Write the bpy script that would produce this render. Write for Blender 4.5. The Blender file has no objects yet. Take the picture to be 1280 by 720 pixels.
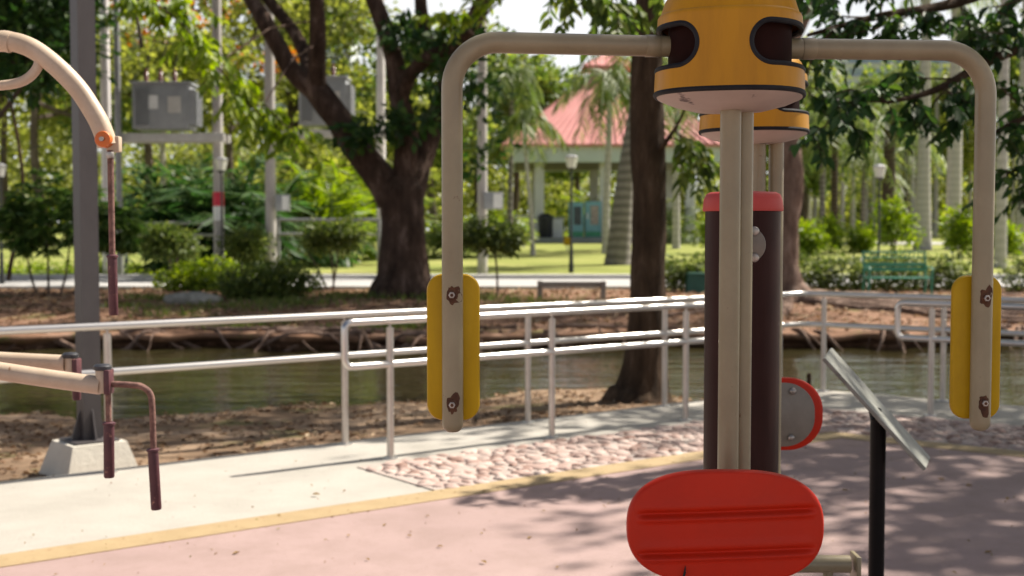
import bpy, math, random
import numpy as np
from mathutils import Vector, Matrix, noise as mnoise

random.seed(7)
rng = np.random.default_rng(11)
R = math.radians
scene = bpy.context.scene
COL = scene.collection

# ------------------------------------------------------------------ camera
F, PITCH, HC = 1540.0, math.atan(72 / 1540.0), 1.5
CP, SP = math.cos(PITCH), math.sin(PITCH)
cam_d = bpy.data.cameras.new('camera')
cam = bpy.data.objects.new('camera', cam_d)
COL.objects.link(cam)
cam.location = (0, 0, HC)
cam.rotation_euler = (math.pi / 2 - PITCH, 0, 0)
cam_d.sensor_width = 36
cam_d.lens = 36 * F / 1280
cam_d.clip_start = 0.05
cam_d.clip_end = 3000
cam_d.dof.use_dof = True
cam_d.dof.focus_distance = 2.42
cam_d.dof.aperture_fstop = 5.2
scene.camera = cam


def ray(px, py):
    u, v = (px - 640) / F, (360 - py) / F
    return Vector((u, CP + v * SP, -SP + v * CP))


def at(px, py, Y):
    d = ray(px, py)
    return Vector((0, 0, HC)) + d * (Y / d.y)


def gz(px, py, z=0.0):
    d = ray(px, py)
    return Vector((0, 0, HC)) + d * ((z - HC) / d.z)


# ------------------------------------------------------------------ terrain height
WATER = -0.34


def slab_edge(x):
    return min(9.472 + .7535 * x, 13.515 - .719 * x) + 0.12


_ns = ([-30, -12, -6, -3.2, -1, 0.6, 1.6, 2.3, 2.9, 3.2, 40], [12, 11.6, 12.0, 12.4, 13.2, 14.2, 14.0, 13.2, 11.9, 0, 0])


def near_shore(x):
    if x > 3.0:
        return slab_edge(x) + .1
    v = float(np.interp(x, *_ns)) + .25 * math.sin(x * 2.1) + .12 * math.sin(x * 5.3 + 1)
    return max(v, slab_edge(x) + .12)


def far_shore(x):
    return 18.9 + .08 * max(0, min(x, 8)) + .3 * math.sin(x * .9) + .2 * math.sin(x * 2.7 + 1) + .1 * math.sin(x * 6.1)


def sm(a, b, t):
    t = min(1, max(0, (t - a) / (b - a)))
    return t * t * (3 - 2 * t)


def H(x, y):
    se, n, f = slab_edge(x), near_shore(x), far_shore(x)
    bump = .03 * mnoise.noise(Vector((x * .9, y * .9, 3)))
    if y < se - .05:
        return -.13
    if y < n:
        t = (y - se) / max(.05, n - se)
        return -.13 + bump * min(1, t * 3) - .21 * max(0, t) ** 1.6
    if y < f:
        d = min((y - n) / 1.2, 1)
        return WATER - .02 - .5 * min(1, max(0, d))
    if y < f + .45:
        return WATER - .4
    b = y - f - .45
    z = WATER + .25 * sm(0, .16, b) + .20 * sm(.1, 7, b)
    z += bump * 1.6 * sm(.2, 1.5, b) * (1 - sm(6, 9, b))
    z += .024 * max(0, min(y, 62) - 31)
    z += .010 * max(0, min(y, 110) - 62)
    return z


def lip(x):
    """front edge of the overhanging bank: y, top z"""
    w = mnoise.noise(Vector((x * 1.7, 0, 7)))
    return far_shore(x) + .12 * w + .06 * mnoise.noise(Vector((x * 5, 2, 7))), WATER + .235 + .05 * mnoise.noise(Vector((x * 1.1, 5, 1)))


def HB(x, y):
    ly, lz = lip(x)
    yb = far_shore(x) + 1.0
    if y < ly:
        return WATER - .05
    if y < yb:
        t = (y - ly) / (yb - ly)
        return lz + (H(x, yb) + .012 - lz) * sm(0, 1, t)
    return H(x, y)


def gp(px, py, ymin=12.0):
    """the point of the ground seen at a pixel of the photograph"""
    d = ray(px, py)
    Y = ymin
    while Y < 200:
        p = Vector((0, 0, HC)) + d * (Y / d.y)
        if p.z <= H(p.x, p.y):
            return Vector((p.x, p.y, H(p.x, p.y)))
        Y += .05 if Y < 30 else .15
    return p


def on(px, Y):
    """the ground below a pixel column at depth Y"""
    x = (px - 640) / F * Y
    return Vector((x, Y, H(x, Y)))


# ------------------------------------------------------------------ materials
def new_mat(name):
    m = bpy.data.materials.new(name)
    m.use_nodes = True
    nt = m.node_tree
    b = nt.nodes['Principled BSDF']
    return m, nt, b


def N(nt, t, **kw):
    n = nt.nodes.new(t)
    for k, v in kw.items():
        setattr(n, k, v)
    return n


def col4(c):
    return (c[0], c[1], c[2], 1)


def ramp(nt, stops):
    r = N(nt, 'ShaderNodeValToRGB')
    e = r.color_ramp.elements
    while len(e) < len(stops):
        e.new(.5)
    for i, (p, c) in enumerate(stops):
        e[i].position = p
        e[i].color = col4(c)
    return r


def noise_node(nt, scale, detail=6, rough=.6, coord='Object', mapscale=None):
    tc = N(nt, 'ShaderNodeTexCoord')
    n = N(nt, 'ShaderNodeTexNoise')
    n.inputs['Scale'].default_value = scale
    n.inputs['Detail'].default_value = detail
    n.inputs['Roughness'].default_value = rough
    if mapscale:
        mp = N(nt, 'ShaderNodeMapping')
        mp.inputs['Scale'].default_value = mapscale
        nt.links.new(tc.outputs[coord], mp.inputs['Vector'])
        nt.links.new(mp.outputs['Vector'], n.inputs['Vector'])
    else:
        nt.links.new(tc.outputs[coord], n.inputs['Vector'])
    return n


def surf(name, stops, scale=8, rough=.6, metal=0, bump=.0, bscale=None, mapscale=None, detail=6, spec=.5, rvar=0, speck=None, streak=None):
    """noise-coloured surface with optional bump and dark specks"""
    m, nt, b = new_mat(name)
    n = noise_node(nt, scale, detail, mapscale=mapscale)
    r = ramp(nt, stops)
    nt.links.new(n.outputs['Fac'], r.inputs['Fac'])
    out = r.outputs['Color']
    if speck:
        sc, thr, c = speck
        n2 = noise_node(nt, sc, 4, .7)
        r2 = ramp(nt, [(thr, (0, 0, 0)), (min(1, thr + .07), (1, 1, 1))])
        nt.links.new(n2.outputs['Fac'], r2.inputs['Fac'])
        mx = N(nt, 'ShaderNodeMixRGB')
        mx.inputs['Color2'].default_value = col4(c)
        nt.links.new(r2.outputs['Color'], mx.inputs['Fac'])
        nt.links.new(out, mx.inputs['Color1'])
        out = mx.outputs['Color']
    if streak:
        ssc, szs, sc_, amt = streak
        n3 = noise_node(nt, ssc, 8, .7, mapscale=(1, 1, szs))
        r3 = ramp(nt, [(.42, (0, 0, 0)), (.72, (amt, amt, amt))])
        nt.links.new(n3.outputs['Fac'], r3.inputs['Fac'])
        mx = N(nt, 'ShaderNodeMixRGB')
        mx.inputs['Color2'].default_value = col4(sc_)
        nt.links.new(r3.outputs['Color'], mx.inputs['Fac'])
        nt.links.new(out, mx.inputs['Color1'])
        out = mx.outputs['Color']
    nt.links.new(out, b.inputs['Base Color'])
    b.inputs['Roughness'].default_value = rough
    b.inputs['Metallic'].default_value = metal
    b.inputs['Specular IOR Level'].default_value = spec
    if rvar:
        mr = N(nt, 'ShaderNodeMapRange')
        mr.inputs['To Min'].default_value = rough - rvar
        mr.inputs['To Max'].default_value = rough + rvar
        nt.links.new(n.outputs['Fac'], mr.inputs['Value'])
        nt.links.new(mr.outputs['Result'], b.inputs['Roughness'])
    if bump:
        nb = noise_node(nt, bscale or scale * 3, 8, .65, mapscale=mapscale)
        bp = N(nt, 'ShaderNodeBump')
        bp.inputs['Strength'].default_value = bump
        bp.inputs['Distance'].default_value = .02
        nt.links.new(nb.outputs['Fac'], bp.inputs['Height'])
        nt.links.new(bp.outputs['Normal'], b.inputs['Normal'])
    return m


def leaf_mat(name, stops, trans=.45, rough=.5, tcol=1.35):
    m, nt, b = new_mat(name)
    g = N(nt, 'ShaderNodeNewGeometry')
    r = ramp(nt, stops)
    nt.links.new(g.outputs['Random Per Island'], r.inputs['Fac'])
    nt.links.new(r.outputs['Color'], b.inputs['Base Color'])
    b.inputs['Roughness'].default_value = rough
    b.inputs['Specular IOR Level'].default_value = .35
    t = N(nt, 'ShaderNodeBsdfTranslucent')
    hs = N(nt, 'ShaderNodeHueSaturation')
    hs.inputs['Value'].default_value = tcol
    hs.inputs['Saturation'].default_value = 1.15
    nt.links.new(r.outputs['Color'], hs.inputs['Color'])
    nt.links.new(hs.outputs['Color'], t.inputs['Color'])
    mx = N(nt, 'ShaderNodeMixShader')
    mx.inputs['Fac'].default_value = trans
    nt.links.new(b.outputs['BSDF'], mx.inputs[1])
    nt.links.new(t.outputs['BSDF'], mx.inputs[2])
    nt.links.new(mx.outputs['Shader'], nt.nodes['Material Output'].inputs['Surface'])
    return m


def island_mat(name, stops, rough=.7, bump=.2, bscale=40):
    m, nt, b = new_mat(name)
    g = N(nt, 'ShaderNodeNewGeometry')
    r = ramp(nt, stops)
    nt.links.new(g.outputs['Random Per Island'], r.inputs['Fac'])
    n = noise_node(nt, 18, 5)
    mx = N(nt, 'ShaderNodeMixRGB', blend_type='MULTIPLY')
    mx.inputs['Fac'].default_value = .6
    rr = ramp(nt, [(.3, (.6, .58, .55)), (.65, (1, 1, 1))])
    nt.links.new(n.outputs['Fac'], rr.inputs['Fac'])
    nt.links.new(r.outputs['Color'], mx.inputs['Color1'])
    nt.links.new(rr.outputs['Color'], mx.inputs['Color2'])
    nt.links.new(mx.outputs['Color'], b.inputs['Base Color'])
    b.inputs['Roughness'].default_value = rough
    return m


def bark_mat(name, c1, c2, scale=6, zs=.25, bump=.9, c3=None):
    m, nt, b = new_mat(name)
    n = noise_node(nt, scale, 9, .68, mapscale=(1, 1, zs))
    stops = [(.32, c1), (.68, c2)] if c3 is None else [(.3, c1), (.55, c2), (.72, c3)]
    r = ramp(nt, stops)
    nt.links.new(n.outputs['Fac'], r.inputs['Fac'])
    nt.links.new(r.outputs['Color'], b.inputs['Base Color'])
    b.inputs['Roughness'].default_value = .92
    b.inputs['Specular IOR Level'].default_value = .15
    n2 = noise_node(nt, scale * 1.8, 9, .7, mapscale=(1, 1, zs))
    bp = N(nt, 'ShaderNodeBump')
    bp.inputs['Strength'].default_value = bump
    bp.inputs['Distance'].default_value = .12
    nt.links.new(n2.outputs['Fac'], bp.inputs['Height'])
    nt.links.new(bp.outputs['Normal'], b.inputs['Normal'])
    return m


def ring_bark(name, c1, c2, rings=7):
    """palm trunk with leaf-scar rings"""
    m, nt, b = new_mat(name)
    tc = N(nt, 'ShaderNodeTexCoord')
    w = N(nt, 'ShaderNodeTexWave', wave_type='BANDS', bands_direction='Z')
    w.inputs['Scale'].default_value = rings / 6.28
    w.inputs['Distortion'].default_value = 2.5
    w.inputs['Detail'].default_value = 3
    nt.links.new(tc.outputs['Object'], w.inputs['Vector'])
    n = noise_node(nt, 5, 7, mapscale=(1, 1, .6))
    ad = N(nt, 'ShaderNodeMath', operation='MULTIPLY')
    nt.links.new(w.outputs['Fac'], ad.inputs[0])
    nt.links.new(n.outputs['Fac'], ad.inputs[1])
    r = ramp(nt, [(.05, c1), (.5, c2)])
    nt.links.new(ad.outputs[0], r.inputs['Fac'])
    nt.links.new(r.outputs['Color'], b.inputs['Base Color'])
    b.inputs['Roughness'].default_value = .9
    return m


M = {}
# painted steel of the machines
M['cream'] = surf('cream_paint_shaded', [(.3, (.265, .222, .135)), (.7, (.325, .272, .168))], 7, .34, bump=.06, bscale=60, speck=(38, .66, (.17, .10, .05)), spec=.5, rvar=.08, streak=(9, .6, (.20, .15, .09), .45))  # machine under the tree: cream darkened to carry the shade
M['cream_lit'] = surf('cream_paint_sunlit', [(.3, (.52, .40, .29)), (.7, (.60, .48, .36))], 9, .42, bump=.05, bscale=60, speck=(30, .66, (.28, .15, .08)), streak=(9, .8, (.34, .24, .15), .45))  # same worn cream, lightened for the machine standing in the sun
M['yellow'] = surf('yellow_plastic', [(.3, (.50, .225, .008)), (.7, (.57, .27, .011))], 5, .42, spec=.25, bump=.04, bscale=30, speck=(60, .70, (.30, .13, .012)), mapscale=(1, 1, .4), streak=(26, .12, (.30, .125, .012), .4))
M['yellow_pad'] = surf('yellow_pad_plastic', [(.3, (.52, .31, .005)), (.7, (.59, .36, .008))], 8, .45, spec=.2, bump=.05, bscale=70, speck=(45, .68, (.33, .17, .012)), streak=(18, .3, (.34, .19, .012), .35))
M['rubber'] = surf('black_rubber', [(.3, (.010, .010, .012)), (.7, (.022, .022, .025))], 20, .6, spec=.2)
M['inside'] = surf('slot_shade', [(.3, (.016, .005, .004)), (.7, (.026, .008, .006))], 12, .8, spec=.1)  # near-black colour puts the shade into the pod interior
M['plate'] = surf('worn_pink_plate', [(.3, (.47, .375, .315)), (.7, (.56, .455, .385))], 10, .5, speck=(18, .62, (.12, .08, .07)))
M['red'] = surf('red_plastic', [(.3, (.52, .021, .006)), (.7, (.58, .028, .008))], 6, .45, spec=.2, bump=.05, bscale=110, speck=(70, .71, (.36, .07, .05)), streak=(7, 1, (.42, .03, .014), .5))
M['redcap'] = surf('faded_red_plastic', [(.3, (.48, .06, .052)), (.7, (.56, .085, .075))], 9, .5, spec=.25)
M['maroon'] = surf('maroon_paint', [(.3, (.026, .0085, .007)), (.7, (.040, .013, .011))], 6, .45, bump=.03, bscale=50, spec=.12, streak=(20, .1, (.055, .026, .022), .45))
M['greyplate'] = surf('grey_steel_plate', [(.3, (.20, .175, .145)), (.7, (.255, .225, .185))], 12, .5, streak=(9, .8, (.12, .09, .065), .5))
M['bolt'] = surf('bolt_steel', [(.3, (.26, .23, .20)), (.7, (.46, .43, .40))], 30, .4, .8)
M['rust'] = surf('rust_stain', [(.3, (.05, .02, .012)), (.7, (.13, .055, .025))], 60, .9)
M['orange'] = surf('orange_plastic', [(.3, (.62, .13, .02)), (.7, (.72, .19, .03))], 14, .4)
M['grip'] = surf('maroon_grip', [(.35, (.07, .022, .03)), (.75, (.12, .04, .045))], 30, .5, bump=.1, bscale=120, speck=(50, .62, (.32, .16, .12)))
M['rustrod'] = surf('rusty_rod', [(.35, (.13, .06, .05)), (.7, (.30, .16, .12))], 50, .8, bump=.4, bscale=120)
M['blackcap'] = surf('black_cap', [(.3, (.02, .02, .025)), (.7, (.045, .045, .05))], 20, .4)
M['blackpost'] = surf('black_paint', [(.3, (.006, .005, .005)), (.7, (.011, .009, .009))], 8, .4, spec=.12)
M['signface'] = surf('weathered_panel', [(.35, (.20, .20, .17)), (.65, (.31, .31, .27))], 14, .6, bump=.15, bscale=60, speck=(11, .62, (.16, .16, .14)))
M['steel'] = surf('stainless_steel', [(.3, (.58, .56, .54)), (.7, (.62, .60, .58))], 3, .30, .92)
M['poststeel'] = surf('brushed_steel', [(.3, (.46, .42, .385)), (.7, (.56, .52, .485))], 10, .36, .85, rvar=.06)
M['column'] = surf('grey_painted_steel', [(.3, (.045, .038, .040)), (.7, (.066, .057, .060))], 3, .5, streak=(5, .3, (.08, .07, .07), .6))
M['concrete'] = surf('path_concrete', [(.25, (.33, .305, .265)), (.55, (.40, .372, .328)), (.8, (.435, .408, .362))], 1.4, .85, bump=.25, bscale=45, speck=(9, .66, (.30, .28, .25)), detail=10, streak=(2.2, 1, (.30, .28, .24), .55))
M['footing'] = surf('cast_concrete', [(.3, (.50, .465, .40)), (.7, (.62, .58, .50))], 5, .85, bump=.3, bscale=30)
M['pinkfloor'] = surf('pink_rubber_floor', [(.25, (.31, .212, .195)), (.55, (.365, .255, .236)), (.8, (.40, .285, .262))], .9, .8, bump=.35, bscale=150, speck=(60, .62, (.27, .175, .155)), detail=10, streak=(3.1, 1, (.25, .17, .145), .6))
M['strip'] = surf('yellow_ground_strip', [(.3, (.33, .235, .12)), (.7, (.40, .29, .155))], 4, .8, bump=.3, bscale=120, speck=(22, .60, (.30, .19, .09)))
M['cobble'] = island_mat('pink_cobbles', [(0, (.26, .15, .115)), (.25, (.40, .275, .235)), (.6, (.50, .365, .32)), (1, (.53, .42, .37))])
M['mortar'] = surf('cobble_mortar', [(.3, (.36, .29, .255)), (.7, (.45, .375, .335))], 9, .9, bump=.5, bscale=40)
M['road'] = surf('pale_road', [(.3, (.36, .35, .34)), (.7, (.43, .42, .405))], 1.5, .9)
M['kerb'] = surf('kerb_stone', [(.3, (.48, .46, .44)), (.7, (.58, .56, .54))], 3, .9)
M['rock'] = surf('grey_rock', [(.3, (.12, .11, .09)), (.55, (.28, .27, .24)), (.75, (.40, .38, .34))], 5, .9, bump=.6, bscale=12)
M['whitewall'] = surf('white_wall', [(.3, (.62, .62, .60)), (.7, (.72, .72, .70))], 2, .8)
M['bluefascia'] = surf('pale_blue_fascia', [(.3, (.52, .59, .60)), (.7, (.58, .65, .66))], 2, .7)
M['soffit'] = surf('soffit', [(.3, (.22, .19, .14)), (.7, (.28, .25, .18))], 2, .8)
M['teal'] = surf('teal_panel', [(.3, (.20, .42, .47)), (.7, (.26, .50, .55))], 3, .5)
M['tealgreen'] = surf('green_panel', [(.3, (.05, .28, .14)), (.7, (.08, .36, .18))], 3, .5)
M['darkglass'] = surf('dark_glass', [(.3, (.03, .05, .06)), (.7, (.07, .09, .10))], 3, .15)
M['poster'] = surf('printed_panel', [(.3, (.20, .24, .24)), (.5, (.45, .33, .28)), (.7, (.55, .55, .5))], 9, .5)
M['step'] = surf('grey_steps', [(.3, (.26, .27, .285)), (.7, (.33, .34, .35))], 3, .85)
M['bin'] = surf('bin_black', [(.3, (.015, .015, .017)), (.7, (.03, .03, .033))], 5, .5)
M['greenbox'] = surf('teal_green_plastic', [(.3, (.010, .07, .052)), (.7, (.015, .10, .075))], 5, .5)
M['greenpaint'] = surf('green_bench_paint', [(.3, (.03, .20, .125)), (.7, (.05, .27, .17))], 10, .45)
M['pole'] = surf('concrete_pole', [(.3, (.36, .33, .32)), (.7, (.48, .45, .43))], 3, .85, bump=.2, bscale=20, mapscale=(1, 1, .2))
M['whitepole'] = surf('white_pole', [(.3, (.60, .56, .56)), (.7, (.72, .68, .68))], 3, .7)
M['greypipe'] = surf('galvanised_pipe', [(.3, (.22, .22, .23)), (.7, (.32, .32, .33))], 6, .5, .4)
M['transformer'] = surf('grey_transformer_paint', [(.3, (.25, .26, .28)), (.7, (.33, .34, .36))], 3, .55)
M['porcelain'] = surf('brown_porcelain', [(.3, (.10, .03, .025)), (.7, (.16, .05, .04))], 5, .25)
M['redband'] = surf('red_band', [(.3, (.55, .02, .05)), (.7, (.62, .03, .07))], 5, .6)
M['whiteband'] = surf('white_band', [(.3, (.70, .70, .70)), (.7, (.78, .78, .78))], 5, .6)
M['timber'] = surf('grey_timber', [(.3, (.20, .17, .14)), (.7, (.30, .26, .22))], 6, .85, mapscale=(.3, 1, 1))
M['lamppost'] = surf('black_lamp_post', [(.3, (.015, .016, .016)), (.7, (.03, .03, .03))], 5, .45)
M['lampglass'] = surf('lamp_glass', [(.3, (.55, .55, .50)), (.7, (.66, .65, .60))], 5, .25)
M['tower'] = surf('tower_facade', [(.3, (.44, .47, .50)), (.7, (.52, .55, .58))], .2, .8)
M['towerglass'] = surf('tower_glass', [(.3, (.16, .22, .28)), (.7, (.24, .31, .38))], .3, .2)
M['bark'] = bark_mat('rain_tree_bark', (.018, .011, .008), (.095, .060, .045), 3.4, .35, 1, (.27, .19, .155))
M['bark_pond'] = bark_mat('pond_tree_bark', (.022, .014, .008), (.10, .064, .040), 7, .22, 1, (.22, .155, .105))
M['bark_root'] = bark_mat('root_tree_bark', (.09, .055, .042), (.25, .17, .13), 5, .35, .8, (.38, .28, .23))
M['bark_far'] = bark_mat('grey_bark', (.06, .045, .035), (.17, .135, .11), 3, .3, .6)
M['palm_trunk'] = ring_bark('pale_palm_trunk', (.40, .375, .355), (.47, .44, .42))
M['palm_trunk_grey'] = ring_bark('grey_palm_trunk', (.13, .115, .10), (.24, .215, .195))
M['palm_trunk_dark'] = ring_bark('dark_palm_trunk', (.03, .02, .015), (.11, .075, .055), 10)
M['leaf_dark'] = leaf_mat('dark_green_leaves', [(0, (.018, .042, .012)), (.5, (.032, .075, .018)), (.85, (.05, .11, .024)), (1, (.10, .16, .03))], .40)
M['leaf_mid'] = leaf_mat('mid_green_leaves', [(0, (.055, .09, .022)), (.5, (.115, .17, .038)), (.85, (.20, .25, .055)), (1, (.30, .32, .075))], .55)
M['leaf_olive'] = leaf_mat('olive_leaves', [(0, (.10, .125, .03)), (.5, (.21, .235, .055)), (.85, (.30, .32, .075)), (1, (.38, .39, .10))], .55)
M['leaf_bright'] = leaf_mat('yellow_green_leaves', [(0, (.11, .17, .02)), (.5, (.20, .28, .035)), (1, (.33, .39, .06))], .52)
M['leaf_palm'] = leaf_mat('palm_leaflets', [(0, (.07, .11, .03)), (.6, (.14, .19, .05)), (1, (.24, .26, .08))], .48)
M['leaf_hedge'] = leaf_mat('hedge_leaves', [(0, (.05, .075, .02)), (.5, (.095, .135, .032)), (1, (.20, .23, .06))], .45)
M['leaf_fern'] = leaf_mat('fern_palm_leaves', [(0, (.022, .055, .016)), (.6, (.05, .115, .03)), (1, (.12, .20, .06))], .45)
M['leaf_whorl'] = leaf_mat('whorl_leaves', [(0, (.04, .085, .02)), (.5, (.085, .16, .035)), (1, (.22, .30, .09))], .45)
M['blossom'] = leaf_mat('flame_blossom', [(0, (.50, .12, .02)), (.6, (.62, .22, .03)), (1, (.6, .3, .05))], .4)
M['redflower'] = leaf_mat('red_flowers', [(0, (.40, .03, .04)), (1, (.55, .07, .08))], .4)
M['litter'] = leaf_mat('dry_leaf_litter', [(0, (.10, .055, .03)), (.4, (.22, .13, .075)), (.75, (.36, .24, .15)), (1, (.46, .36, .24))], .15, .8)
M['dryleaf'] = leaf_mat('dry_leaf', [(0, (.12, .05, .02)), (.5, (.25, .14, .04)), (1, (.22, .2, .05))], .15, .8)
M['grassblade'] = leaf_mat('grass_blades', [(0, (.06, .10, .02)), (.6, (.12, .17, .035)), (1, (.22, .22, .07))], .4)


def roof_mat():
    m, nt, b = new_mat('red_ribbed_roof')
    n = noise_node(nt, 1.2, 6)
    r = ramp(nt, [(.3, (.56, .215, .195)), (.7, (.66, .28, .255))])
    nt.links.new(n.outputs['Fac'], r.inputs['Fac'])
    nt.links.new(r.outputs['Color'], b.inputs['Base Color'])
    b.inputs['Roughness'].default_value = .6
    return m


M['roof'] = roof_mat()


def ground_mat():
    m, nt, b = new_mat('park_ground')
    geo = N(nt, 'ShaderNodeNewGeometry')
    sep = N(nt, 'ShaderNodeSeparateXYZ')
    nt.links.new(geo.outputs['Position'], sep.inputs[0])
    # soil
    n1 = noise_node(nt, 1.1, 10, .7)
    soil = ramp(nt, [(.28, (.10, .066, .042)), (.5, (.23, .155, .10)), (.72, (.42, .31, .22))])
    nt.links.new(n1.outputs['Fac'], soil.inputs['Fac'])
    # reddish bank
    n2 = noise_node(nt, 1.6, 10, .72, mapscale=(.6, 1.4, 1))
    bank = ramp(nt, [(.28, (.075, .042, .026)), (.5, (.215, .122, .078)), (.72, (.38, .245, .175))])
    nt.links.new(n2.outputs['Fac'], bank.inputs['Fac'])
    # lawn
    n3 = noise_node(nt, .5, 9, .68, mapscale=(.5, 1, 1))
    lawn = ramp(nt, [(.3, (.14, .18, .04)), (.52, (.25, .27, .075)), (.75, (.40, .37, .15))])
    nt.links.new(n3.outputs['Fac'], lawn.inputs['Fac'])
    # grass patches on the soil
    n4 = noise_node(nt, .8, 8, .7)
    pt = ramp(nt, [(.56, (0, 0, 0)), (.64, (1, 1, 1))])
    nt.links.new(n4.outputs['Fac'], pt.inputs['Fac'])

    def rng_node(a, c, lo=0, hi=1):
        mr = N(nt, 'ShaderNodeMapRange')
        mr.inputs['From Min'].default_value = a
        mr.inputs['From Max'].default_value = c
        mr.inputs['To Min'].default_value = lo
        mr.inputs['To Max'].default_value = hi
        return mr
    # wobbling y
    ad = N(nt, 'ShaderNodeMath', operation='MULTIPLY_ADD')
    ad.inputs[1].default_value = 2.4
    nt.links.new(n4.outputs['Fac'], ad.inputs[0])
    nt.links.new(sep.outputs['Y'], ad.inputs[2])
    a = rng_node(17.5, 18.5)
    nt.links.new(ad.outputs[0], a.inputs['Value'])
    m1 = N(nt, 'ShaderNodeMixRGB')
    nt.links.new(a.outputs[0], m1.inputs['Fac'])
    nt.links.new(soil.outputs['Color'], m1.inputs['Color1'])
    nt.links.new(bank.outputs['Color'], m1.inputs['Color2'])
    m2 = N(nt, 'ShaderNodeMixRGB')
    m2.inputs['Color2'].default_value = (.10, .13, .028, 1)
    sc = N(nt, 'ShaderNodeMath', operation='MULTIPLY')
    sc.inputs[1].default_value = .55
    nt.links.new(pt.outputs['Color'], sc.inputs[0])
    nt.links.new(sc.outputs[0], m2.inputs['Fac'])
    nt.links.new(m1.outputs['Color'], m2.inputs['Color1'])
    c = rng_node(30.0, 30.8)
    nt.links.new(ad.outputs[0], c.inputs['Value'])
    m3 = N(nt, 'ShaderNodeMixRGB')
    nt.links.new(c.outputs[0], m3.inputs['Fac'])
    nt.links.new(m2.outputs['Color'], m3.inputs['Color1'])
    nt.links.new(lawn.outputs['Color'], m3.inputs['Color2'])
    nt.links.new(m3.outputs['Color'], b.inputs['Base Color'])
    b.inputs['Roughness'].default_value = .95
    b.inputs['Specular IOR Level'].default_value = .1
    nb = noise_node(nt, 9, 10, .75)
    bp = N(nt, 'ShaderNodeBump')
    bp.inputs['Strength'].default_value = .55
    bp.inputs['Distance'].default_value = .04
    nt.links.new(nb.outputs['Fac'], bp.inputs['Height'])
    nt.links.new(bp.outputs['Normal'], b.inputs['Normal'])
    return m


M['ground'] = ground_mat()


def water_mat():
    m, nt, b = new_mat('pond_water')
    n = noise_node(nt, .7, 6)
    r = ramp(nt, [(.3, (.022, .019, .008)), (.7, (.046, .039, .016))])
    nt.links.new(n.outputs['Fac'], r.inputs['Fac'])
    nt.links.new(r.outputs['Color'], b.inputs['Base Color'])
    b.inputs['Roughness'].default_value = .02
    b.inputs['IOR'].default_value = 1.38
    nb = noise_node(nt, 1.5, 5, .55, mapscale=(.55, 1.7, 1))
    bp = N(nt, 'ShaderNodeBump')
    bp.inputs['Strength'].default_value = .5
    bp.inputs['Distance'].default_value = .07
    nt.links.new(nb.outputs['Fac'], bp.inputs['Height'])
    nt.links.new(bp.outputs['Normal'], b.inputs['Normal'])
    return m


M['water'] = water_mat()

# ------------------------------------------------------------------ mesh helpers


def root_of(o):
    while o.parent is not None:
        o = o.parent
    return o


def link_mesh(name, verts, faces, mat, parent=None, origin=None, smooth=False, angle=None):
    me = bpy.data.meshes.new(name)
    org = Vector((0, 0, 0))
    if parent is not None:
        org = root_of(parent).location.copy()
    elif origin is not None:
        org = Vector(origin)
    if isinstance(verts, np.ndarray):
        v = verts - np.array(org)
        nf, k = faces.shape
        me.vertices.add(len(v))
        me.vertices.foreach_set('co', v.astype(np.float32).ravel())
        me.loops.add(nf * k)
        me.loops.foreach_set('vertex_index', faces.astype(np.int32).ravel())
        me.polygons.add(nf)
        me.polygons.foreach_set('loop_start', np.arange(0, nf * k, k, dtype=np.int32))
        me.update(calc_edges=True)
    else:
        me.from_pydata([tuple(Vector(v) - org) for v in verts], [], faces)
        me.update()
    if smooth:
        me.polygons.foreach_set('use_smooth', [True] * len(me.polygons))
        if angle is not None:
            me.set_sharp_from_angle(angle=R(angle))
    me.materials.append(mat)
    o = bpy.data.objects.new(name, me)
    COL.objects.link(o)
    if parent is not None:
        o.parent = parent
    else:
        o.location = org
    return o


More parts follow.
